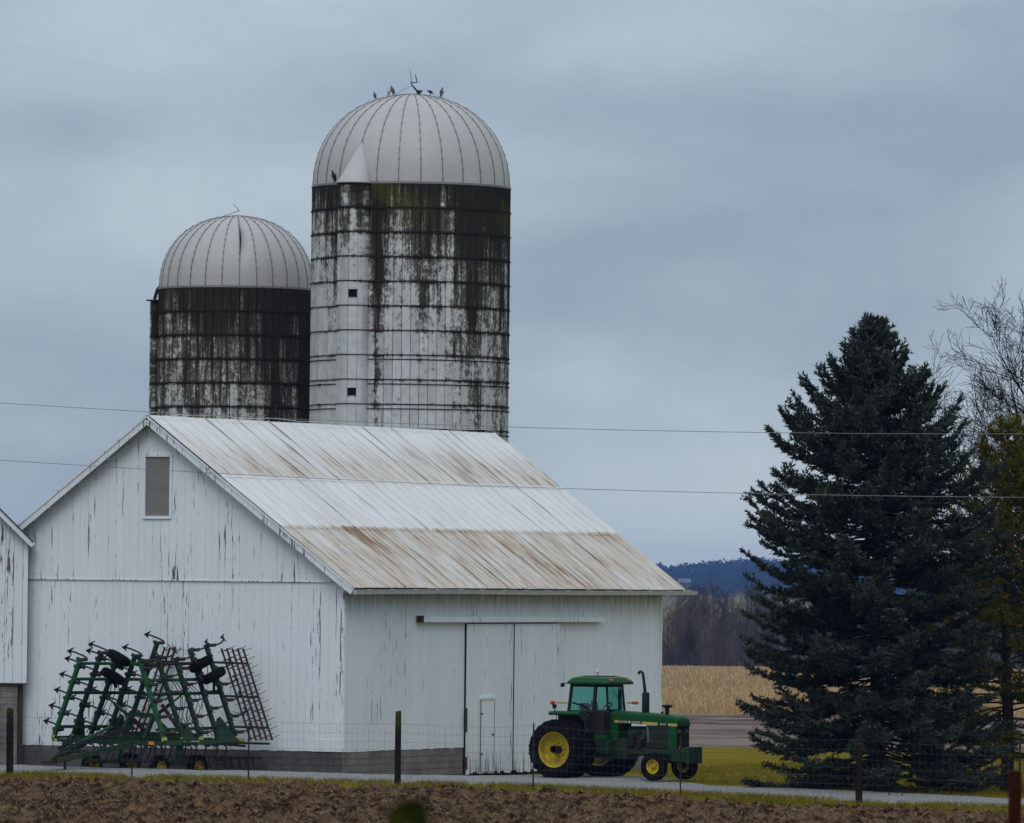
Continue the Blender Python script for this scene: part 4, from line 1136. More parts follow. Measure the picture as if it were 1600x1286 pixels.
# exhaust and intake
MB().lathe([(.04, 1.95), (.105, 1.98), (.115, 2.02), (.115, 2.62), (.10, 2.66), (.05, 2.67)], 20, Matrix.Translation((2.22, -.06, 0))).build('muffler', 'black_iron', trac, True)
MB().tube([(2.20, -.06, 2.62), (2.165, -.06, 2.9), (2.12, -.06, 3.18), (2.10, -.06, 3.26), (2.04, -.06, 3.30), (1.98, -.06, 3.28), (1.955, -.06, 3.23)], [.052, .046, .044, .044, .044, .044, .044], 12).build('exhaust_pipe', 'black_iron', trac, True)
MB().lathe([(.062, 1.92), (.062, 2.18), (.075, 2.20), (.155, 2.235), (.165, 2.25), (.165, 2.285), (.06, 2.31), (.001, 2.31)], 20, Matrix.Translation((2.98, -.05, 0))).build('intake_stack', 'black_iron', trac, True)
MB().lathe([(.04, 1.95), (.04, 2.08), (.001, 2.09)], 12, Matrix.Translation((2.72, .1, 0))).build('radiator_cap', 'black_iron', trac, True)
# cab
CX0, CX1, CW = -.10, 1.10, .76
cab = empty('cab', (0, 0, 0)); cab.parent = trac
MB().prism([(-.74, 1.25), (.74, 1.25), (.76, 2.05), (-.76, 2.05)], .55, 1.16).build('lower_body', 'black_iron', cab, bevel=.02)
MB().prism([(-.76, 1.20), (.76, 1.20), (.76, 1.34), (-.76, 1.34)], .45, 1.25).build('floor_sill', 'tractor_green', cab, bevel=.02)
MB().box((1.24, 0, 1.62), (.18, .84, .80)).build('firewall', 'tractor_green', cab, bevel=.02)
def pillar(p0, p1, wd=.07, m='black_iron'): MB().beam(p0, p1, wd, wd).build('pillar', m, cab)
zt_, zb_ = 2.90, 2.02
C0 = {'rr': (CX0 - .02, -CW), 'rl': (CX0 - .02, CW), 'fr': (.80, -CW - .01), 'fl': (.80, CW + .01), 'ffr': (1.14, -.50), 'ffl': (1.14, .50)}
C1 = {'rr': (CX0 + .06, -CW + .06), 'rl': (CX0 + .06, CW - .06), 'fr': (.82, -CW + .05), 'fl': (.82, CW - .05), 'ffr': (1.06, -.46), 'ffl': (1.06, .46)}
for kx in C0:
    wd = .085 if kx in ('fr', 'fl') else (.075 if kx in ('rr', 'rl') else .05)
    pillar((*C0[kx], zb_), (*C1[kx], zt_), wd)
order = ['rr', 'fr', 'ffr', 'ffl', 'fl', 'rl']
for i in range(6):
    a, b_ = order[i], order[(i + 1) % 6]
    q = [Vector((*C0[a], zb_ + .02)), Vector((*C0[b_], zb_ + .02)), Vector((*C1[b_], zt_ - .03)), Vector((*C1[a], zt_ - .03))]
    nrm = (q[1] - q[0]).cross(q[3] - q[0]).normalized() * .005
    MB().add([v_ - nrm for v_ in q] + [v_ + nrm for v_ in q], [(3, 2, 1, 0), (4, 5, 6, 7), (0, 1, 5, 4), (1, 2, 6, 5), (2, 3, 7, 6), (3, 0, 4, 7)]).build('window_glass', 'cab_glass', cab)
    MB().beam(q[0] + Vector((0, 0, .0)), q[1], .06, .09).build('window_sill', 'black_iron', cab)
    MB().beam(q[3] - Vector((0, 0, .01)), q[2] - Vector((0, 0, .01)), .06, .10).build('header', 'black_iron', cab)
# wiper on the windscreen
MB().tube([(1.15, -.30, 2.78), (1.15, .10, 2.45)], .010, 5).build('wiper', 'black_iron', cab)
# roof
def rsec(z, e, ch): 
    x0, x1, y = CX0 - .10 + e, CX1 + .20 - e, CW + .10 - e
    return [(x0, -y + ch, z), (x0 + ch, -y, z), (x1 - ch, -y, z), (x1, -y + ch, z), (x1, y - ch, z), (x1 - ch, y, z), (x0 + ch, y, z), (x0, y - ch, z)]
lv = [rsec(2.885, .06, .10), rsec(2.90, .0, .12), rsec(2.955, .0, .12), rsec(3.08, .10, .16), rsec(3.125, .24, .2)]
mb = MB().add([p for s_ in lv for p in s_], [(i * 8 + j, i * 8 + (j + 1) % 8, (i + 1) * 8 + (j + 1) % 8, (i + 1) * 8 + j) for i in range(4) for j in range(8)] + [tuple(reversed(range(8))), tuple(range(32, 40))])
roof = mb.build('roof', 'tractor_green', cab, bevel=.015)
MB().box((.52, 0, 3.13), (.72, .9, .035)).build('roof_hatch', 'implement_green', roof, bevel=.01)
MB().lathe([(.012, 3.1), (.012, 3.24)], 8, Matrix.Translation((.45, 0, 0))).build('beacon_stem', 'black_iron', roof)
MB().lathe([(.02, 3.23), (.055, 3.25), (.062, 3.285), (.045, 3.32), (.001, 3.335)], 14, Matrix.Translation((.45, 0, 0))).build('beacon', 'decal_white', roof, True)
for x_, y_ in ((1.24, -.52), (1.24, .52)):
    MB().box((x_, y_, 3.02), (.10, .17, .075)).build('marker_lamp', 'amber_lens', roof, bevel=.02)
MB().lathe([(.02, -.05), (.065, -.03), (.07, .05), (.001, .055)], 14, Matrix.Translation((CX0 - .22, -CW - .02, 2.86)) @ Matrix.Rotation(-pi / 2, 4, 'Y')).build('work_lamp', 'black_iron', roof, True)
MB().beam((CX0 - .15, -CW - .02, 2.90), (CX0 + .02, -CW + .05, 2.93), .03, .03).build('lamp_bracket', 'black_iron', roof)
# seat, steering wheel, console
MB().box((.22, 0, 1.90), (.48, .5, .14)).build('seat', 'seat_black', cab, bevel=.05)
MB().box((-.0, 0, 2.12), (.13, .48, .36), Matrix.Rotation(-.15, 3, 'Y')).build('seat_back', 'seat_black', cab, bevel=.05)
MB().lathe([(.17 + .018 * cos(a), .018 * sin(a)) for a in np.linspace(0, 2 * pi, 9)], 24, Matrix.Translation((.78, .05, 2.20)) @ Matrix.Rotation(-.75, 4, 'Y')).tube([(.78, -.11, 2.20), (.78, .21, 2.20)], .012, 6).build('steering_wheel', 'seat_black', cab, True)
MB().tube([(.80, .05, 2.19), (.95, .05, 1.95)], .03, 8).box((.98, .05, 2.02), (.14, .34, .20)).build('steering_column', 'seat_black', cab)
MB().box((.62, -.40, 2.10), (.16, .10, .22)).lathe([(.001, .1), (.08, .08), (.10, 0), (.07, -.10), (.001, -.12)], 12, Matrix.Translation((.60, -.40, 2.26))).build('control_console', 'seat_black', cab)
MB().tube([(.05, -CW - .05, 2.32), (.32, -CW - .09, 2.26), (.62, -CW - .06, 2.12)], .028, 8).build('grab_rail', 'black_iron', cab)
# fenders with rear lamps and flashers
for sd in (-1, 1):
    MB().prism([(sd * .74, 1.93), (sd * 1.20, 1.93), (sd * 1.22, 1.99), (sd * 1.16, 2.05), (sd * .74, 2.06)], -.58, .52).build('fender', 'tractor_green', trac, bevel=.015)
    gd = MB()
    pr = [(.50, 2.03), (.72, 1.80), (.80, 1.40), (.76, 1.40), (.68, 1.78), (.48, 1.96)]
    gd.add([(x_, sd * .74, z_) for x_, z_ in pr] + [(x_, sd * 1.18, z_) for x_, z_ in pr], [(i, (i + 1) % 6, 6 + (i + 1) % 6, 6 + i) for i in range(6)] + [(0, 1, 4, 5), (1, 2, 3, 4), (11, 10, 7, 6), (10, 9, 8, 7)])
    gd.build('mudguard', 'black_iron', trac)
    MB().box((.05, sd * .75, 1.62), (1.1, .03, .66)).build('inner_fender', 'black_iron', trac)
    MB().tube([(-.42, sd * 1.1, 2.02), (-.42, sd * 1.1, 2.16)], .018, 6).box((-.42, sd * 1.1, 2.20), (.09, .10, .12)).build('lamp_stalk', 'black_iron', trac)
    MB().beam((-.10, sd * .84, 2.30), (-.35, sd * 1.14, 2.315), .045, .05).build('flasher_arm', 'stripe_yellow', trac)
    MB().lathe([(.001, -.06), (.062, -.05), (.07, 0), (.062, .05), (.001, .06)], 14, Matrix.Translation((-.43, sd * 1.20, 2.315)) @ Matrix.Rotation(pi / 2, 4, 'Y')).build('flasher', 'red_lens', trac, True)
MB().tube([(1.05, .78, 2.31), (1.12, 1.0, 2.31)], .018, 6).build('flasher_arm', 'black_iron', trac)
MB().box((1.14, 1.12, 2.315), (.10, .26, .10)).build('flasher', 'amber_lens', trac, bevel=.03)
# steps, fuel tank, belly parts, hitch
MB().box((1.05, -.60, .98), (.55, .24, .42)).build('battery_box', 'implement_green', trac, bevel=.03)
MB().box((1.05, .60, .98), (.55, .24, .42)).build('tool_box', 'tractor_green', trac, bevel=.03)
for z_ in (.55, .80): MB().box((1.25, -.78, z_), (.34, .18, .03)).box((1.10, -.74, z_ + .12), (.03, .03, .26)).box((1.40, -.74, z_ + .12), (.03, .03, .26)).build('step', 'black_iron', trac)
MB().box((.52, -.77, 1.92), (.12, .02, .10)).build('decal', 'decal_white', cab)
MB().beam((-.35, 0, .50), (-1.0, 0, .48), .12, .05).build('drawbar', 'dark_steel', trac)
for sd in (-1, 1): MB().beam((-.30, sd * .30, .75), (-1.05, sd * .42, .60), .06, .09).build('lift_arm', 'dark_steel', trac)

# ------------------------------------------------------------------ folded field cultivator
AL = radians(48)
cp = S(0, 0)
CUX, CUY = -10.85, 200.6
cult = empty('field_cultivator', (CUX, CUY, -.28), pi + AL, 'green folded field cultivator with raised wings parked against the gable', 'cultivator')
ZH = 1.12; HW = 2.35; LN = radians(25); WL = 2.62
ranks = [1.5, .72, -.02, -.75, -1.5]
def gp_(nm, a, b_, w1, h1, m='implement_green', par=cult, up=(0, 0, 1)): return MB().beam(a, b_, w1, h1, up).build(nm, m, par)
# centre frame
for x_ in ranks: gp_('tool_bar', (x_, -HW, ZH), (x_, HW, ZH), .10, .10, random.choice(['implement_green', 'implement_green', 'faded_green']))
for y_ in (-HW + .1, -1.25, -.45, .45, 1.25, HW - .1): gp_('frame_rail', (1.55, y_, ZH + .085), (-1.55, y_, ZH + .085), .09, .07)
gp_('rockshaft', (-.35, -1.9, ZH + .20), (-.35, 1.9, ZH + .20), .14, .14)
for y_ in (-1.2, 1.2):
    gp_('walking_beam', (.85, y_, .50), (-.95, y_, .50), .10, .14)
    gp_('axle_arm', (-.35, y_, ZH + .16), (-.05, y_, .52), .10, .16, 'faded_green')
    for x_ in (.80, -.80):
        sgn = 1 if y_ > 0 else -1
        wheel(cult, x_, y_ + sgn * .22, .37, .37, .25, .20, sgn, .07, 0, 'transport_wheel', True, hubr=.05)
# orange reflectors and pale decal on the front tube
MB().box((1.565, 1.85, ZH), (.02, .22, .09)).build('reflector', 'orange_reflector', cult)
MB().box((1.565, -2.2, ZH), (.02, .12, .08)).build('reflector', 'stripe_yellow', cult)
gp_('side_tube', (1.5, HW + .02, ZH + .02), (-1.5, HW + .02, ZH + .02), .12, .13, 'faded_green')
dc = MB().box((.35, HW + .088, ZH + .03), (.34, .012, .07)).build('decal', 'decal_white', cult)
MB().box((.78, HW + .088, ZH + .03), (.08, .012, .08)).build('decal', 'stripe_yellow', cult)
# hitch: two converging tubes to the eye, jack, hoses
for sd in (-1, 1):
    gp_('hitch_tube', (1.5, sd * 1.0, ZH - .05), (3.75, sd * .10, .58), .12, .15)
gp_('hitch_brace', (2.6, -.62, ZH - .28), (2.6, .62, ZH - .28), .09, .10)
gp_('hitch_link', (1.4, 0, ZH + .45), (3.6, 0, .80), .07, .07, 'faded_green')
MB().box((3.95, 0, .54), (.5, .18, .10)).build('hitch_clevis', 'rusty_steel', cult)
MB().tube([(3.4, .1, .85), (3.4, .1, .06)], .045, 8).box((3.4, .1, .05), (.22, .22, .04)).build('jack_stand', 'dark_steel', cult)
for i in range(4):
    o1 = .06 * (i - 1.5)
    MB().tube([(3.75, o1, .66), (3.3, o1 + .05, .95 + .1 * i), (2.6, o1, .95 + .06 * i), (1.6, o1 * 2, ZH + .25), (.6, o1 * 3, ZH + .4)], .018, 5).build('hose', 'black_iron', cult)
for i, (a, b_) in enumerate((((3.3, .3, .95), (2.9, -.2, 1.25)), ((3.5, -.1, .9), (3.2, .25, 1.2)))):
    MB().beam(a, b_, .05, .12).build('hose_rack', 'black_iron', cult)
# fold tower
for sd in (-1, 1):
    gp_('tower_leg', (.55, sd * .5, ZH), (.15, sd * .5, ZH + .75), .10, .12); gp_('tower_leg', (-.9, sd * .5, ZH), (.15, sd * .5, ZH + .75), .08, .10, 'rusty_steel')
gp_('tower_beam', (.15, -.65, ZH + .78), (.15, .65, ZH + .78), .12, .12)
def tine(par, p, fwd, out, ln=.50, rk=1.0, sweep=True, name='shank'):
    """C-shank on a bar: clamp, curved shank and sweep; out = the direction that points at the soil in work"""
    p = Vector(p); fwd = Vector(fwd).normalized(); out = Vector(out).normalized(); sd = fwd.cross(out).normalized()
    cl = MB().beam(p - fwd * .10, p + fwd * -.34 + out * .02, .075, .085, out)
    cl.beam(p - out * .07, p + out * .09, .09, .10, fwd)
    c_ = cl.build(name, 'dark_steel', par)
    q = [p - fwd * .30 + out * .03, p - fwd * .42 + out * .12, p - fwd * .40 + out * (.26), p - fwd * .26 + out * (ln - .08), p - fwd * .14 + out * ln]
    sh = MB()
    for a, b_ in zip(q[:-1], q[1:]): sh.beam(a, b_, .045, .028, fwd)
    sh.build('spring_shank', 'dark_steel', c_)
    if sweep:
        t = q[-1]; n_ = out * .05
        tip = t + fwd * .14 + out * .03
        w1 = t - fwd * .10 + sd * .13; w2 = t - fwd * .10 - sd * .13; bk = t - fwd * .01
        off = (out * .6 - fwd * .1).normalized() * .025
        vs = [tip, w1, bk, w2]
        MB().add([v_ for v_ in vs] + [v_ - off for v_ in vs], [(0, 1, 2), (0, 2, 3), (6, 5, 4), (7, 6, 4), (0, 4, 5, 1), (1, 5, 6, 2), (2, 6, 7, 3), (3, 7, 4, 0)]).build('sweep', 'dark_steel', c_)
for i, x_ in enumerate(ranks):
    for j in range(5):
        tine(cult, (x_, -1.9 + .35 * (i % 2) + j * .86, ZH - .05), (1, 0, 0), (0, 0, -1), .58)
# wings
for sd in (-1, 1):
    wg = empty('wing', (0, sd * HW, ZH + .06)); wg.parent = cult
    U = Vector((0, -sd * sin(LN), cos(LN))); O = Vector((0, sd * cos(LN), sin(LN)))
    def W(x_, u, o_=0): return Vector((x_, 0, 0)) + U * u + O * o_
    lens = [WL, WL + .22, WL - .05, WL + .12, WL + .55] if sd < 0 else [WL, WL + .10, WL + .05, WL + .35, WL + .5]
    for i, x_ in enumerate(ranks):
        u0 = -.02 if i in (0, 2, 4) else .12
        gp_('tool_bar', W(x_, u0), W(x_, lens[i]), .11, .11, ('faded_green' if i in (0,) else 'implement_green'), wg, tuple(O))
        MB().beam(W(x_, .02), W(x_, .12), .116, .116, tuple(O)).build('reflector', 'stripe_yellow', wg)
        for j in range(6):
            u = .25 + .26 * (i % 2) + j * .52
            if j == 5: u = lens[i] - .04
            if u < lens[i] + .02 and not (j == 4 and u > lens[i] - .2):
                tine(wg, W(x_, u, .04), (1, 0, 0), tuple(O), .58)
    for u, m in ((.42, 'implement_green'), (1.55, 'implement_green'), (2.0, 'faded_green'), (2.52, 'rusty_steel' if sd > 0 else 'faded_green')):
        gp_('cross_member', W(1.6, u, -.09), W(-1.6, u + (.04 if sd > 0 else -.03), -.09), .07, .08, m, wg, tuple(O))
    # diagonal brace and hinge plate
    gp_('brace', W(.45, .05, -.14), W(1.0, 1.25, -.14), .08, .08, 'rusty_steel' if sd > 0 else 'implement_green', wg, tuple(O))
    MB().add([W(-1.55, -.1, .08), W(-.55, -.1, .08), W(-1.05, .75, .08), W(-1.55, -.1, -.08), W(-.55, -.1, -.08), W(-1.05, .75, -.08)], [(0, 1, 2), (5, 4, 3), (0, 3, 4, 1), (1, 4, 5, 2), (2, 5, 3, 0)]).build('hinge_plate', 'implement_green', wg)
    MB().add([W(.2, -.1, .08), W(.9, -.1, .08), W(.5, .5, .08), W(.2, -.1, -.08), W(.9, -.1, -.08), W(.5, .5, -.08)], [(0, 1, 2), (5, 4, 3), (0, 3, 4, 1), (1, 4, 5, 2), (2, 5, 3, 0)]).build('hinge_plate', 'implement_green', wg)
    # gauge wheels near the wing tip, on a short arm
    for q, (x_, u) in enumerate(((-.15, 2.62), (-.15, 2.02)) if sd < 0 else ((-.55, 2.30), (-.95, 1.92))):
        wp = W(x_, u, .42 if sd > 0 else .05)
        we = empty('gauge_wheel', wp); we.parent = wg
        ax = (U + Vector((.30, 0, 0)) * (-1 if sd < 0 else 1)).normalized()   # wheel axis lies along the wing, a little castered
        Mw = ax.to_track_quat('Z', 'Y').to_matrix().to_4x4()
        R_, h_, rm_ = .385, .125, .19
        MB().lathe([(rm_, h_ * .7), (rm_ + .03, h_ * .95), (.30, h_ * 1.05), (R_ - .03, h_ * .85), (R_, h_ * .35), (R_, -h_ * .35), (R_ - .03, -h_ * .85), (.30, -h_ * 1.05), (rm_ + .03, -h_ * .95), (rm_, -h_ * .7)], 36, Mw).build('tyre', 'rubber', we, True)
        MB().lathe([(rm_ + .005, h_ * .7), (rm_ - .03, h_ * .4), (.06, h_ * .2), (.05, h_ * .5), (.001, h_ * .5), (.001, -h_ * .1), (rm_ - .03, -h_ * .1), (rm_ + .005, -h_ * .7)], 28, Mw).build('rim', 'wheel_yellow', we, True)
        gp_('wheel_arm', W(x_ - .25, u - .35, 0), wp, .08, .10, 'implement_green', wg)
        MB().tube([W(x_ - .5, u - .1, -.05), W(x_ - .05, u - .2, .30)], .03, 8).build('depth_screw', 'dark_steel', wg)
    # fold cylinder
    MB().tube([Vector((.15, -sd * (HW - .6), .72)), W(.15, 1.5, -.1)], .03, 8).tube([Vector((.15, -sd * (HW - .6), .72)), Vector((.15, -sd * (HW - .6), .72)).lerp(W(.15, 1.5, -.1), .55)], .055, 10).build('fold_cylinder', 'implement_green', wg, True)
    for j in range(6):
        MB().tube([W(.3 - .2 * j, .2, -.1), W(.35 - .2 * j, .9, -.22 - .06 * j), W(.1 - .2 * j, 1.5, -.12), W(.2 - .1 * j, 2.1, -.2)], .014, 5).build('hose', 'black_iron', wg)
    # spike harrow hung behind the wing, folded up with it
    hs = empty('harrow_section', W(0, 0, 0)); hs.parent = wg
    for j in range(5):
        x_ = -2.0 - j * .23
        gp_('harrow_bar', W(x_, -.05, .10), W(x_, 2.95, .10), .045, .045, 'rusty_steel', hs, tuple(O))
        th = MB()
        for q in range(11):
            u = .02 + q * .285 + .06 * (j % 2)
            th.beam(W(x_ + .02, u, -.05), W(x_ - .14, u, .34), .016, .016)
            if j < 4: th.beam(W(x_, u, .10), W(x_ - .23, u, .10), .020, .020)
        th.build('harrow_teeth', 'rusty_steel', hs)
    for u in (.45, 1.45, 2.55):
        gp_('harrow_arm', W(-1.45, u, .0), W(-2.95, u - .08, .06), .05, .06, 'dark_steel', hs, tuple(O))
    MB().tube([W(-1.6, .9, .1), W(-2.0, .7, .25), W(-2.3, 1.0, .15), W(-2.7, .8, .2)], .010, 4).build('chain', 'dark_steel', hs)
# centre harrow at the back, low
ch_ = empty('harrow_section', (0, 0, 0)); ch_.parent = cult
for y_ in (-1.2, 0, 1.2): gp_('harrow_arm', (-1.5, y_, ZH - .05), (-3.05, y_, ZH - .15), .06, .07, 'dark_steel', ch_)
for j in range(3):
    x_ = -2.4 - j * .28
    gp_('harrow_bar', (x_, -2.0, .62), (x_, 2.0, .62), .045, .045, 'rusty_steel', ch_)
    th = MB()
    for q in range(13): th.beam((x_, -1.95 + q * .32, .70), (x_ - .12, -1.95 + q * .32, .30), .016, .016)
    th.build('harrow_teeth', 'rusty_steel', ch_)
gp_('rear_tube', (-1.6, HW - .3, ZH - .02), (-3.1, HW - .2, ZH - .06), .07, .07, 'dark_steel', ch_)
MB().lathe([(.06, -.14), (.06, .14), (.001, .14)], 12, Matrix.Translation((-1.8, HW - .15, ZH + .06)) @ Matrix.Rotation(pi / 2, 4, 'Y')).build('reflector', 'stripe_yellow', ch_, True)
# ------------------------------------------------------------------ fence
def m_post(n):
    co = n.objco(); z = n.sep(co)[2]
    a = n.noise(n.vmath('MULTIPLY', n.pos(), (14, 14, 1.6)), 1, 5, .65); b = n.noise(n.pos(), 7, 4, .6)
    col = n.mix(a, (.009, .007, .006), (.030, .024, .019))
    ms = n.math('MULTIPLY', n.ramp(z, 1.35, 2.0), n.ramp(b, .40, .6))
    return {'Base Color': n.mix(n.math('MULTIPLY', ms, .7), col, (.085, .085, .012)), 'Roughness': .95, 'Normal': n.bump(a, .6, .01)}
mat('post_wood', m_post)
mat('tpost_steel', lambda n: {'Base Color': n.mix(n.noise(n.pos(), 6, 3), (.018, .017, .016), (.05, .04, .034)), 'Roughness': .8})
mat('fence_wire', lambda n: {'Base Color': (.085, .088, .095), 'Roughness': .6, 'Metallic': .2})
FW_ = -9.3
wood = [(-5.92, 1.92, 'dark wooden fence post with mossy top at the left edge', .095), (6.86, 2.05, 'dark wooden fence post standing clear before the barn side wall', .085), (21.12, 1.62, 'mossy wooden fence post in front of the spruce', .095)]
for s_, h_, lb, r_ in wood:
    p = S(s_, FW_); z_ = G(s_, FW_)
    o = empty('wooden_post', (p.x, p.y, z_), random.uniform(0, 3), lb, 'fence post', 'posts of the wire fence')
    mb = MB(); sg = 12
    prof = [(r_ * 1.02, -.45), (r_ * 1.03, 0), (r_ * 1.0, h_ * .35), (r_ * .97, h_ * .7), (r_ * .94, h_ - .02), (r_ * .86, h_), (.001, h_ + .012)]
    mb.lathe(prof, sg)
    rr = random.Random(int(s_ * 10))
    jit = [rr.uniform(-.012, .012) for _ in range(sg)]
    ln_ = rr.uniform(-.015, .02)
    mb.v = [(x * (1 + jit[i % sg] / r_ * .8) + ln_ * z, y * (1 + jit[i % sg] / r_ * .8), z + (x * .25 if z > h_ - .03 else 0)) for i, (x, y, z) in enumerate(mb.v)]
    mb.build('post', 'post_wood', o, True)
    st = MB()
    for q in range(4): st.tube([(-.02, -r_ - .004, .3 + q * .42), (.0, -r_ - .012, .31 + q * .42), (.02, -r_ - .004, .3 + q * .42)], .004, 4)
    st.build('staple', 'fence_wire', o)
tps = [(-1.81, 1.62, 'thin steel post between the left wooden post and the cultivator hitch'), (2.04, 1.55, 'thin steel post in front of the cultivator harrow'), (11.16, 1.80, 'thin steel post in front of the tractor rear tyre'), (15.72, 1.62, 'thin steel post in front of the tractor nose'), (25.85, 1.75, 'thin steel post beyond the rust red post at right')]
for s_, h_, lb in tps:
    p = S(s_, FW_); z_ = G(s_, FW_)
    o = empty('steel_post', (p.x, p.y, z_), -TH, lb, 'fence post', 'posts of the wire fence')
    MB().box((0, 0, h_ / 2 - .2), (.045, .007, h_ + .4)).box((0, -.018, h_ / 2 - .2), (.006, .030, h_ + .4)).build('post', 'tpost_steel', o)
    cl = MB()
    for q in range(5): cl.box((0, -.036, .25 + q * .3), (.03, .012, .012))
    cl.build('wire_clip', 'fence_wire', o)
    MB().box((0, .006, -.12), (.16, .006, .2)).build('anchor_plate', 'tpost_steel', o)
fn = empty('woven_wire_fence', S(0, FW_, 0), -TH, 'thin grey woven wire mesh strung between the fence posts', 'wire fence')
S0, S1 = -14.0, 34.0
posts_s = sorted([w_[0] for w_ in wood] + [t_[0] for t_ in tps] + [-10.5, 30.5])
def wz(s_, hgt):
    """height of a line wire, sagging a little between posts"""
    g_ = G(s_, FW_)
    for a, b_ in zip(posts_s[:-1], posts_s[1:]):
        if a <= s_ <= b_:
            f_ = (s_ - a) / (b_ - a); return g_ + hgt * (1 - .035 * 4 * f_ * (1 - f_) * (hgt / 1.7))
    return g_ + hgt
hts = [.12, .30, .50, .72, .96, 1.20, 1.45, 1.72]
ss_ = np.arange(S0, S1 + .01, .36)
rr = random.Random(5)
wob = {round(float(s_), 3): rr.uniform(-.012, .012) for s_ in ss_}
for h_ in hts:
    MB().tube([(float(s_), -.045 if True else 0, wz(float(s_), h_) + wob[round(float(s_), 3)] * (h_ > .2)) for s_ in ss_], .0022 if h_ < 1.7 else .0028, 4, False).build('line_wire', 'fence_wire', fn)
st = MB()
s_ = S0
while s_ < S1:
    pts = [(s_ + rr.uniform(-.008, .008), -.045, wz(s_, h_)) for h_ in hts]
    st.tube(pts, .0019, 3, False); s_ += .175
st.build('stay_wires', 'fence_wire', fn, kind='stuff')

# rust-red steel post and mossy stump post beside the photographer's road
mat('rust_red', lambda n: {'Base Color': n.mix(n.noise(n.pos(), 20, 4), (.020, .006, .004), (.050, .014, .009)), 'Roughness': .8})
Yp = 31.0; Xp = 2.335
zg = float(gz(Xp, Yp))
rp = empty('red_post', (Xp, Yp, zg), 0, 'blurred rust red steel post close to the camera at lower right', 'fence post')
zt_p = CAMH - (1205 - 911.9) / 10500 * Yp
MB().box((0, 0, (zt_p - zg) / 2 - .15), (.056, .05, zt_p - zg + .3)).build('post', 'rust_red', rp, bevel=.004)
MB().box((0, -.03, (zt_p - zg) * .6), (.02, .012, .03)).box((0, -.03, (zt_p - zg) * .8), (.02, .012, .03)).build('wire_clip', 'fence_wire', rp)
def m_moss(n):
    a = n.noise(n.pos(), 60, 4, .6); b = n.noise(n.pos(), 40, 2, .5)
    col = n.mix(n.ramp(a, .35, .65), (.009, .012, .003), (.032, .038, .006))
    return {'Base Color': n.mix(n.ramp(b, .58, .66), col, (.12, .12, .025)), 'Roughness': .95}
mat('moss', m_moss)
Ym = 9.0; Xm = (643 - 800) / 10500 * Ym + .0
zm = float(gz(Xm, Ym)); zmt = CAMH - (1254 - 902.4) / 10500 * Ym
mp = empty('mossy_post', (Xm, Ym, zm), 0, 'blurred mossy round post top at the bottom edge', 'fence post')
R_ = .0275
mb = MB().lathe([(R_, -.3), (R_, zmt - zm - .022), (R_ * .92, zmt - zm - .012), (R_ * .6, zmt - zm - .003), (.001, zmt - zm)], 20)
mb.v = [(x, y, z + (.22 * x if z > .3 else 0)) for x, y, z in mb.v]
mb.build('post', 'moss', mp, True)
ms = MB(); rr = random.Random(3)
for q in range(700):
    a = rr.uniform(0, 2 * pi); t = rr.random(); up_ = rr.random() < .5
    if up_: r2 = R_ * math.sqrt(rr.random()); p = Vector((r2 * cos(a), r2 * sin(a), zmt - zm - .012 + .012 * (1 - (r2 / R_) ** 2) + .22 * r2 * cos(a)))
    else: p = Vector((R_ * cos(a), R_ * sin(a), zmt - zm - .02 - t * .10 + .22 * R_ * cos(a)))
    d = Vector((cos(a) * .5, sin(a) * .5, .8 if up_ else .2)).normalized()
    s2 = d.cross(Vector((rr.uniform(-1, 1), rr.uniform(-1, 1), rr.uniform(-1, 1)))).normalized() * .0016
    ms.add([p - s2, p + s2, p + d * rr.uniform(.003, .008)], [(0, 1, 2)])
ms.build('moss_cushion', 'moss', mp, kind='stuff')

# ------------------------------------------------------------------ overhead wires
mat('line_metal', lambda n: {'Base Color': (.20, .20, .21), 'Roughness': .5, 'Metallic': .3})
def wire(name, data, label):
    d = np.array(data); cf = np.polyfit(d[:, 0], d[:, 1], 2); ss2 = np.linspace(-60, 80, 71)
    zz = np.polyval(cf, np.clip(ss2, -12, 34)) + np.where(ss2 < -12, (ss2 + 12) * np.polyval(np.polyder(cf), -12), 0) + np.where(ss2 > 34, (ss2 - 34) * np.polyval(np.polyder(cf), 34), 0)
    pts = [S(float(a), -12.0, float(z_)) for a, z_ in zip(ss2, zz)]
    o = MB().tube(pts, .008, 5, True).build(name, 'line_metal')
    tag(o, label, 'wire')
wire('overhead_wire', [(-4.736, 10.667), (.361, 10.418), (11.781, 9.951), (18.6, 9.822), (25.19, 9.765)], 'upper thin overhead wire passing just above the barn ridge')
wire('overhead_wire', [(-4.713, 9.055), (1.638, 8.70), (6.986, 8.461), (16.307, 8.241), (21.47, 8.137), (26.867, 8.07)], 'lower thin overhead wire crossing the gable and the roof')

# ------------------------------------------------------------------ trees
def m_needle(n, a_, b_, c_):
    p = n.pos(); x = n.noise(p, 1.1, 3, .6); y = n.noise(p, 9, 2, .6)
    col = n.mix(n.ramp(x, .35, .65), a_, b_)
    return {'Base Color': n.mix(n.math('MULTIPLY', n.ramp(y, .52, .7), .6), col, c_), 'Roughness': .75}
mat('spruce_needles', lambda n: m_needle(n, (.024, .031, .021), (.058, .070, .055), (.125, .148, .130)))
mat('pine_needles', lambda n: m_needle(n, (.045, .042, .004), (.11, .092, .006), (.19, .15, .010)))
mat('bark', lambda n: {'Base Color': n.mix(n.noise(n.vmath('MULTIPLY', n.pos(), (8, 8, 2)), 1, 4, .6), (.015, .012, .010), (.048, .038, .031)), 'Roughness': .95})
mat('twig_bark', lambda n: {'Base Color': n.mix(n.noise(n.pos(), 2, 3, .6), (.007, .006, .0055), (.020, .016, .014)), 'Roughness': .9})

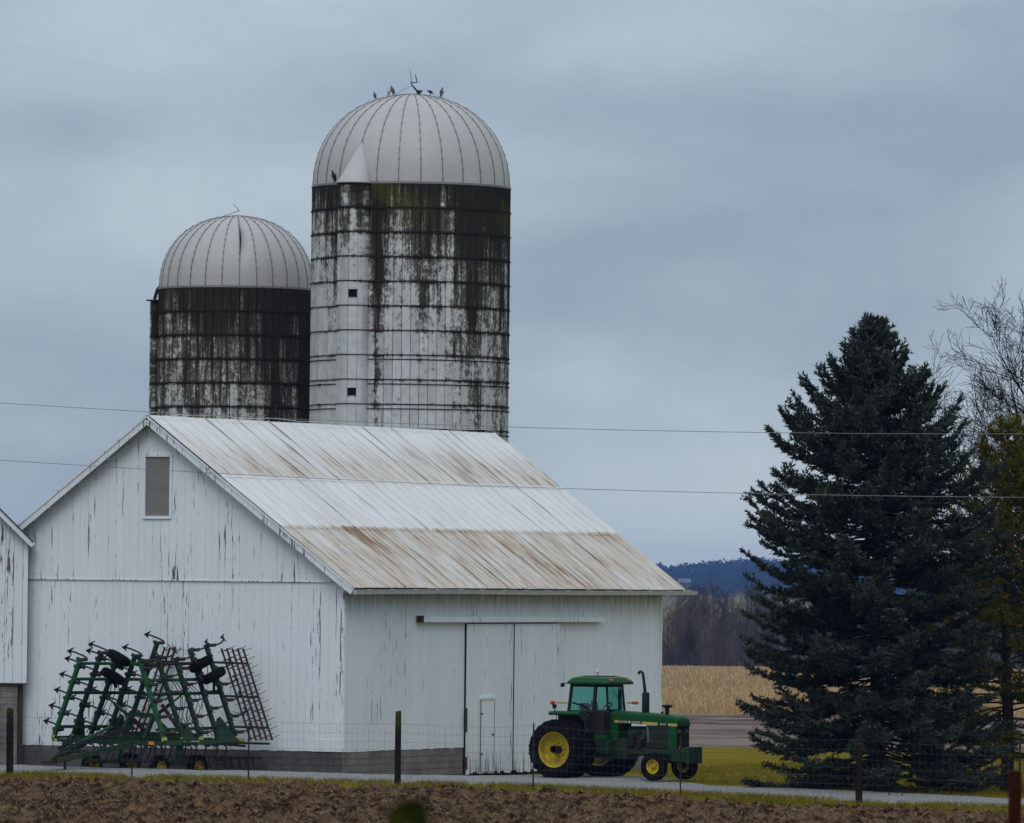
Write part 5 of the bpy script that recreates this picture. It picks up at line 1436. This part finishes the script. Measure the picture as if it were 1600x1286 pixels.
def segs_to_mesh(A, B, ra, rb, sides=3):
    """arrays of segments to open tapered prisms"""
    A = np.asarray(A); B = np.asarray(B); ra = np.asarray(ra)[:, None]; rb = np.asarray(rb)[:, None]
    d = B - A; L = np.linalg.norm(d, axis=1, keepdims=True) + 1e-9; d = d / L
    ref = np.where(np.abs(d[:, 2:3]) > .9, np.array([[1., 0, 0]]), np.array([[0, 0, 1.]]))
    s = np.cross(d, ref); s /= np.linalg.norm(s, axis=1, keepdims=True) + 1e-9; t = np.cross(d, s)
    V = []
    for base, r_ in ((A, ra), (B, rb)):
        for j in range(sides):
            a = 2 * pi * j / sides; V.append(base + (s * cos(a) + t * sin(a)) * r_)
    V = np.stack(V, 1)                                  # n, 2*sides, 3
    k = len(A); off = (np.arange(k) * 2 * sides)[:, None]
    F = np.concatenate([off + np.array([[j, (j + 1) % sides, sides + (j + 1) % sides, sides + j]]) for j in range(sides)], 0)
    return V.reshape(-1, 3), F

def needles(P0, P1, per_m, ln, wd, r_):
    """spiky sleeves of needle triangles along twigs P0->P1"""
    d = P1 - P0; L = np.linalg.norm(d, axis=1)
    k = np.maximum((L * per_m).astype(int), 4)
    idx = np.repeat(np.arange(len(L)), k)
    f = r_.random(len(idx)); p = P0[idx] + d[idx] * f[:, None]
    dn = d[idx] / (L[idx][:, None] + 1e-9)
    rv = r_.normal(size=(len(idx), 3)); rv[:, 2] += .25
    rv -= dn * (rv * dn).sum(1, keepdims=True); rv /= np.linalg.norm(rv, axis=1, keepdims=True) + 1e-9
    out = rv * .75 + dn * .75; out /= np.linalg.norm(out, axis=1, keepdims=True)
    sd = np.cross(out, r_.normal(size=out.shape)); sd /= np.linalg.norm(sd, axis=1, keepdims=True) + 1e-9
    l_ = ln * r_.uniform(.6, 1.2, len(idx))[:, None]
    V = np.stack([p - sd * wd, p + sd * wd, p + out * l_], 1).reshape(-1, 3)
    return V, np.arange(len(V)).reshape(-1, 3)

def conifer(root, H, prof, nbr, seed, bark, leaf, up_of, lean=(0, 0), per_m=55, ln=.085, wd=.016, spray=1.0, zmin=.3, tipup=.35, subs=.42, thin=0.0):
    r_ = np.random.default_rng(seed)
    tp = [(lean[0] * (z / H) ** 2 + .05 * sin(z * 1.1), lean[1] * (z / H) ** 2, z) for z in np.linspace(-.3, H, 14)]
    MB().tube(tp, [max(.012, .24 * H / 13.4 * (1 - max(z, 0) / H) ** .85 + .008) for _, _, z in tp], 9).build('trunk', bark, root, True)
    TA, TB, TR0, TR1 = [], [], [], []; NA, NB_ = [], []
    for i in range(nbr):
        h = zmin + (H - zmin - .15) * (1 - (1 - (i + r_.random()) / nbr) ** 1.15) if True else 0
        L = np.interp(h / H, prof[0], prof[1]) * r_.uniform(.78, 1.03)
        az = i * 2.399 + r_.uniform(-.45, .45)
        el = up_of(h / H) + r_.normal(0, .10)
        k = max(4, int(L / .28)); p = np.array([np.interp(h, [t[2] for t in tp], [t[0] for t in tp]), 0, h]); e = el
        pts = [p]
        for j in range(k):
            f = (j + 1) / k
            e2 = el - .28 * sin(pi * min(1, f * 1.1)) + tipup * f ** 2.2
            az2 = az + r_.normal(0, .05)
            p = p + np.array([cos(az2) * cos(e2), sin(az2) * cos(e2), sin(e2)]) * (L / k); pts.append(p)
        pts = np.array(pts)
        for j in range(k):
            TA.append(pts[j]); TB.append(pts[j + 1]); rr0 = .009 + .008 * L * (1 - j / k) ** 1.2; TR0.append(rr0); TR1.append(.008 + .008 * L * (1 - (j + 1) / k) ** 1.2)
        # sprays
        start = .22 if h / H < .75 else .05
        ns_ = max(5, int(L * (1 - start) / .062 * spray))
        for q in range(ns_):
            f = start + (1 - start) * (q + r_.random()) / ns_
            if r_.random() < thin * (1 - f): continue
            x = f * k; j = min(int(x), k - 1); b0 = pts[j] + (pts[j + 1] - pts[j]) * (x - j)
            d = (pts[j + 1] - pts[j]); d /= np.linalg.norm(d)
            sl = (.22 + subs * L * .30 * (1 - f) ** .7) * r_.uniform(.6, 1.3)
            sl = min(sl, .75)
            side = np.cross(d, [0, 0, 1]); side /= np.linalg.norm(side) + 1e-9
            sg = 1 if q % 2 else -1
            dd = d * r_.uniform(.55, .95) + side * sg * r_.uniform(.5, 1.0) + np.array([0, 0, r_.uniform(-.45, .38)])
            dd /= np.linalg.norm(dd)
            m_ = b0 + dd * sl * .55; e_ = b0 + dd * sl + np.array([0, 0, sl * r_.uniform(-.05, .22)])
            NA += [b0, m_]; NB_ += [m_, e_]
            if sl > .28:
                for s2 in (-1, 1):
                    d2 = dd + np.cross(dd, [0, 0, 1]) * s2 * .9 + np.array([0, 0, r_.uniform(-.2, .25)]); d2 /= np.linalg.norm(d2)
                    c0 = b0 + dd * sl * r_.uniform(.3, .6); NA.append(c0); NB_.append(c0 + d2 * sl * r_.uniform(.35, .55))
        NA += [pts[-2], pts[-1]]; tip = pts[-1] + (pts[-1] - pts[-2]) * .55 + np.array([0, 0, .06]); NB_ += [pts[-1], tip]
    # leader
    top = np.array(tp[-1])
    for q in range(6):
        a = q * 1.05; NA.append(top - [0, 0, .35]); NB_.append(top + np.array([cos(a) * .22, sin(a) * .22, r_.uniform(-.05, .25)]))
    NA.append(top - [0, 0, .5]); NB_.append(top + [0, 0, .25])
    V, F = segs_to_mesh(TA, TB, TR0, TR1, 4); npmesh('branches', V, F, bark, root)
    V, F = needles(np.array(NA), np.array(NB_), per_m, ln, wd, r_)
    npmesh('crown', V, F, leaf, root)
    return len(F)

sp = S(18.35, -2.0, 0)
spruce = empty('spruce_tree', (sp.x, sp.y, G(18.55, -2.0)), .4, 'big dark blue green spruce beside the lane right of the barn', 'tree')
cnt = conifer(spruce, 13.25, ([0, .04, .10, .20, .30, .42, .55, .66, .74, .80, .86, .91, .96, 1.0], [3.7, 4.0, 4.2, 4.1, 4.05, 4.1, 3.95, 3.5, 2.85, 2.15, 1.5, 1.0, .55, .22]), 400, 5, 'bark', 'spruce_needles',
              lambda t: np.interp(t, [0, .15, .4, .7, 1], [-.10, -.05, .12, .42, .85]), per_m=42, ln=.13, wd=.028, zmin=.45, thin=.42, tipup=.42, lean=(-.30, .12))
yp = (14.7, 198.5)
yel = empty('pine_tree', (yp[0], yp[1], float(gz(*yp))), 0, 'yellow green pine cut off by the right edge behind the spruce', 'tree')
conifer(yel, 10.8, ([0, .08, .2, .4, .6, .8, 1], [2.6, 3.3, 3.5, 3.3, 2.6, 1.7, .4]), 150, 9, 'bark', 'pine_needles',
        lambda t: np.interp(t, [0, .3, 1], [-.05, .25, .8]), per_m=50, ln=.15, wd=.017, zmin=.9, thin=.3, spray=.8)
print('SPRUCE', cnt)
# long bare drooping limb of the pine
r2 = np.random.default_rng(4)
TA, TB, R0, R1 = [], [], [], []
for dz, dx, sc2 in ((2.35, 0, 1.0), (2.1, .15, .85)):
    prev = None
    for q in range(15):
        f = q / 14; p = np.array([-.25 - 4.2 * f * sc2, -1.2 - .8 * f + dx, dz - 1.55 * sin(pi * .5 * min(1, f * 1.45)) + .25 * max(0, f - .7)])
        if prev is not None:
            TA.append(prev); TB.append(p); R0.append(.05 * (1 - f) + .012); R1.append(.05 * (1 - f) + .010)
            if q % 2 == 0:
                e = p + np.array([-.35, r2.uniform(-.2, .2), r2.uniform(-.25, .2)]); TA.append(p); TB.append(e); R0.append(.010); R1.append(.005)
        prev = p
V, F = segs_to_mesh(TA, TB, R0, R1, 5); npmesh('low_limb', V, F, 'bark', yel)

def bare_tree(root, H, seed, spread, bark, levels=5, r0=.18, lean=(0, 0), first=.18, nb=(9, 7, 6, 5, 4)):
    r_ = np.random.default_rng(seed)
    A, B, R0, R1 = [], [], [], []; TAk = []
    def limb(p, d, L, rad, lvl):
        k = max(3, int(L / (.55 if lvl < 3 else .22))); step = L / k
        pts = [p]
        for j in range(k):
            d = d + r_.normal(0, .055 if lvl < 2 else .10, 3) + np.array([0, 0, .05 if lvl > 0 else .02]); d = d / np.linalg.norm(d)
            q = p + d * step; ra_, rb_ = rad * (1 - .75 * j / k), rad * (1 - .75 * (j + 1) / k)
            A.append(p); B.append(q); R0.append(ra_); R1.append(rb_); p = q; pts.append(p)
        if lvl < levels - 1:
            m_ = nb[lvl]
            for q in range(m_):
                f = (first if lvl == 0 else .15) + (1 - (first if lvl == 0 else .15)) * (q + r_.random() * .8) / m_
                x = f * k; j = min(int(x), k - 1); b0 = pts[j] + (pts[j + 1] - pts[j]) * (x - j)
                dd = (pts[j + 1] - pts[j]) / step
                rv = r_.normal(size=3); rv -= dd * rv.dot(dd); rv /= np.linalg.norm(rv)
                nd = dd * r_.uniform(.55, .95) + rv * spread * r_.uniform(.6, 1.0) + np.array([0, 0, .15]); nd /= np.linalg.norm(nd)
                limb(b0, nd, L * (.62 if lvl == 0 else .55) * (1.12 - .55 * f) * r_.uniform(.75, 1.2), rad * .55 * (1 - .55 * f), lvl + 1)
    d0 = np.array([lean[0], lean[1], 1.0]); d0 /= np.linalg.norm(d0)
    limb(np.zeros(3), d0, H, r0, 0)
    A, B = np.array(A), np.array(B); R0, R1 = np.maximum(R0, .0075), np.maximum(R1, .005)
    big = np.array(R0) > .05
    V, F = segs_to_mesh(A[big], B[big], R0[big], R1[big], 7); npmesh('trunk', V, F, bark, root)
    V, F = segs_to_mesh(A[~big], B[~big], R0[~big], R1[~big], 3); npmesh('crown', V, F, bark, root)
    return len(A)
bp = (17.2, 203.0)
b1 = empty('bare_tree', (bp[0], bp[1], float(gz(*bp))), 0, 'leafless tree with fine upswept twigs at the right edge', 'tree')
bare_tree(b1, 11.8, 12, .95, 'twig_bark', 5, .15, (-.02, 0), .10, (24, 14, 8, 4, 3))

# ------------------------------------------------------------------ woods and far hill
def m_wood(n, a_, b_):
    p = n.pos(); return {'Base Color': n.mix(n.ramp(n.noise(n.vmath('MULTIPLY', p, (.3, .02, .12)), 1, 3, .6), .35, .65), a_, b_), 'Roughness': .95}
mat('wood_twigs', lambda n: m_wood(n, (.060, .048, .048), (.125, .10, .095)))
mat('hill_twigs', lambda n: m_wood(n, (.016, .020, .022), (.035, .036, .036)))
r3 = np.random.default_rng(21)
A, B, R0, R1 = [], [], [], []
for i in range(520):
    Y = 1005 + 190 * r3.random() ** 1.6; X = r3.uniform(-.004, .095) * Y; g_ = float(gz(X, Y)); H = r3.uniform(8.2, 12.8)
    if r3.random() < .25: H *= .55
    base = np.array([X, Y, g_]); top = base + np.array([r3.normal(0, .5), 0, H])
    A.append(base); B.append(top); R0.append(.12 + .006 * H); R1.append(.03)
    for q in range(26):
        f = r3.uniform(.12, 1); p = base + (top - base) * f; L = H * .34 * (1.1 - f * .75) * r3.uniform(.6, 1.2); a = r3.random() * 2 * pi
        e = p + np.array([cos(a) * L * .62, sin(a) * L * .62, L * .75]); A.append(p); B.append(e); R0.append(.05); R1.append(.018)
        for w_ in range(5):
            f2 = r3.uniform(.3, 1); p2 = p + (e - p) * f2; a2 = r3.random() * 2 * pi; l2 = L * .4
            A.append(p2); B.append(p2 + np.array([cos(a2) * l2 * .5, sin(a2) * l2 * .5, l2 * .8])); R0.append(.030); R1.append(.014)
V, F = segs_to_mesh(A, B, R0, R1, 3)
tag(npmesh('far_woods', V, F, 'wood_twigs'), 'brown leafless woods beyond the corn stubble', 'woods', kind='stuff')
# undergrowth along the edge of the woods
k = 26000; Yc = 1003 + 120 * r3.random(k) ** 1.5; Xc = r3.uniform(-.004, .095, k) * Yc
blades('woods_undergrowth', Xc, Yc, r3.uniform(.8, 4.2, k), .05, 'wood_twigs', 0, .18, 'brown brush at the foot of the far woods', 'brush')
# wooded ridge
A, B, R0, R1 = [], [], [], []; TV = []
for i in range(2200):
    Y = 5600 + 1550 * r3.random(); X = r3.uniform(.004, .10) * Y; g_ = float(gz(X, Y)); H = r3.uniform(10, 15) * (1 + .25 * sin(X * .03))
    base = np.array([X, Y, g_]); A.append(base); B.append(base + [0, 0, H * .7]); R0.append(.3); R1.append(.1)
    c0 = base + [0, 0, H * .62]; m_ = 60
    d = r3.normal(size=(m_, 3)); d /= np.linalg.norm(d, axis=1, keepdims=True); rad = r3.random(m_) ** .4
    p = c0 + d * rad[:, None] * np.array([H * .36, H * .36, H * .42]); s2 = r3.normal(size=(m_, 3)) * 1.0; s3 = d * r3.uniform(1.2, 2.6, m_)[:, None] + [0, 0, .6]
    TV.append(np.stack([p - s2, p + s2, p + s3], 1).reshape(-1, 3))
V, F = segs_to_mesh(A, B, R0, R1, 3); tv = np.concatenate(TV)
F3 = np.concatenate([np.concatenate([F[:, [0, 1, 2]], F[:, [0, 2, 3]]]), np.arange(len(tv)).reshape(-1, 3) + len(V)])
tag(npmesh('far_hill_trees', np.concatenate([V, tv]), F3, 'hill_twigs'), 'blue hazy wooded ridge on the horizon', 'woods', kind='stuff')
# farmhouse under the ridge
mat('house_wall', lambda n: {'Base Color': (.13, .125, .12), 'Roughness': .8})
mat('house_roof', lambda n: {'Base Color': (.12, .125, .13), 'Roughness': .6})
hx, hy = (1072 - 800) / 10500 * 5600, 5600.0
hz = CAMH + (906.8 - 904.5) / 10500 * hy
hg = float(gz(hx, hy))
hz -= 3.0
zz0 = 0
fh = empty('farmhouse', (hx, hy, hg), .1, 'tiny pale roofed house below the distant blue ridge', 'house')
zz = hz - hg
MB().box((0, 0, zz / 2), (9, 8, zz)).build('wall', 'house_wall', fh)
MB().prism([(-4.6, zz), (4.6, zz), (0, zz + 3.2)], -5.2, 5.2).build('roof', 'house_roof', fh)
for x_ in (-2.6, 2.6): MB().box((x_, -4.02, zz - 1.4), (1.4, .06, 1.4)).build('window', 'void', fh)
MB().box((0, -4.02, zz - 1.7), (1.0, .07, 2.1)).build('door', 'void', fh)

# ------------------------------------------------------------------ air: one closed box of pale haze round everything
hzm = bpy.data.materials.new('haze'); hzm.use_nodes = True; t = hzm.node_tree; t.nodes.clear(); n = NT(t)
o_ = n.node('OutputMaterial'); v_ = n.node('VolumePrincipled', {'Color': (.24, .47, 1.0), 'Density': 6e-5, 'Anisotropy': 0.0})
t.links.new(v_.outputs[0], o_.inputs['Volume'])
hb = MB().box((0, 3700, 0), (2600, 7700, 2)); 
hb.v = [(x, y, -70.0 if z < 0 else 40.0) for x, y, z in hb.v]
ho = hb.build('haze', hzm); tag(ho, kind='stuff')
ho['label'] = 'thin blue haze over the distant woods and ridge'; ho['category'] = 'haze'

# ------------------------------------------------------------------ keep every thing at thing > part > sub-part
for o in list(bpy.data.objects):
    p = o.parent
    if p and p.parent and not p.parent.parent and o.children:      # a sub-part that has pieces of its own becomes a part
        M = p.matrix_basis @ o.matrix_basis
        o.parent = p.parent; o.matrix_basis = M
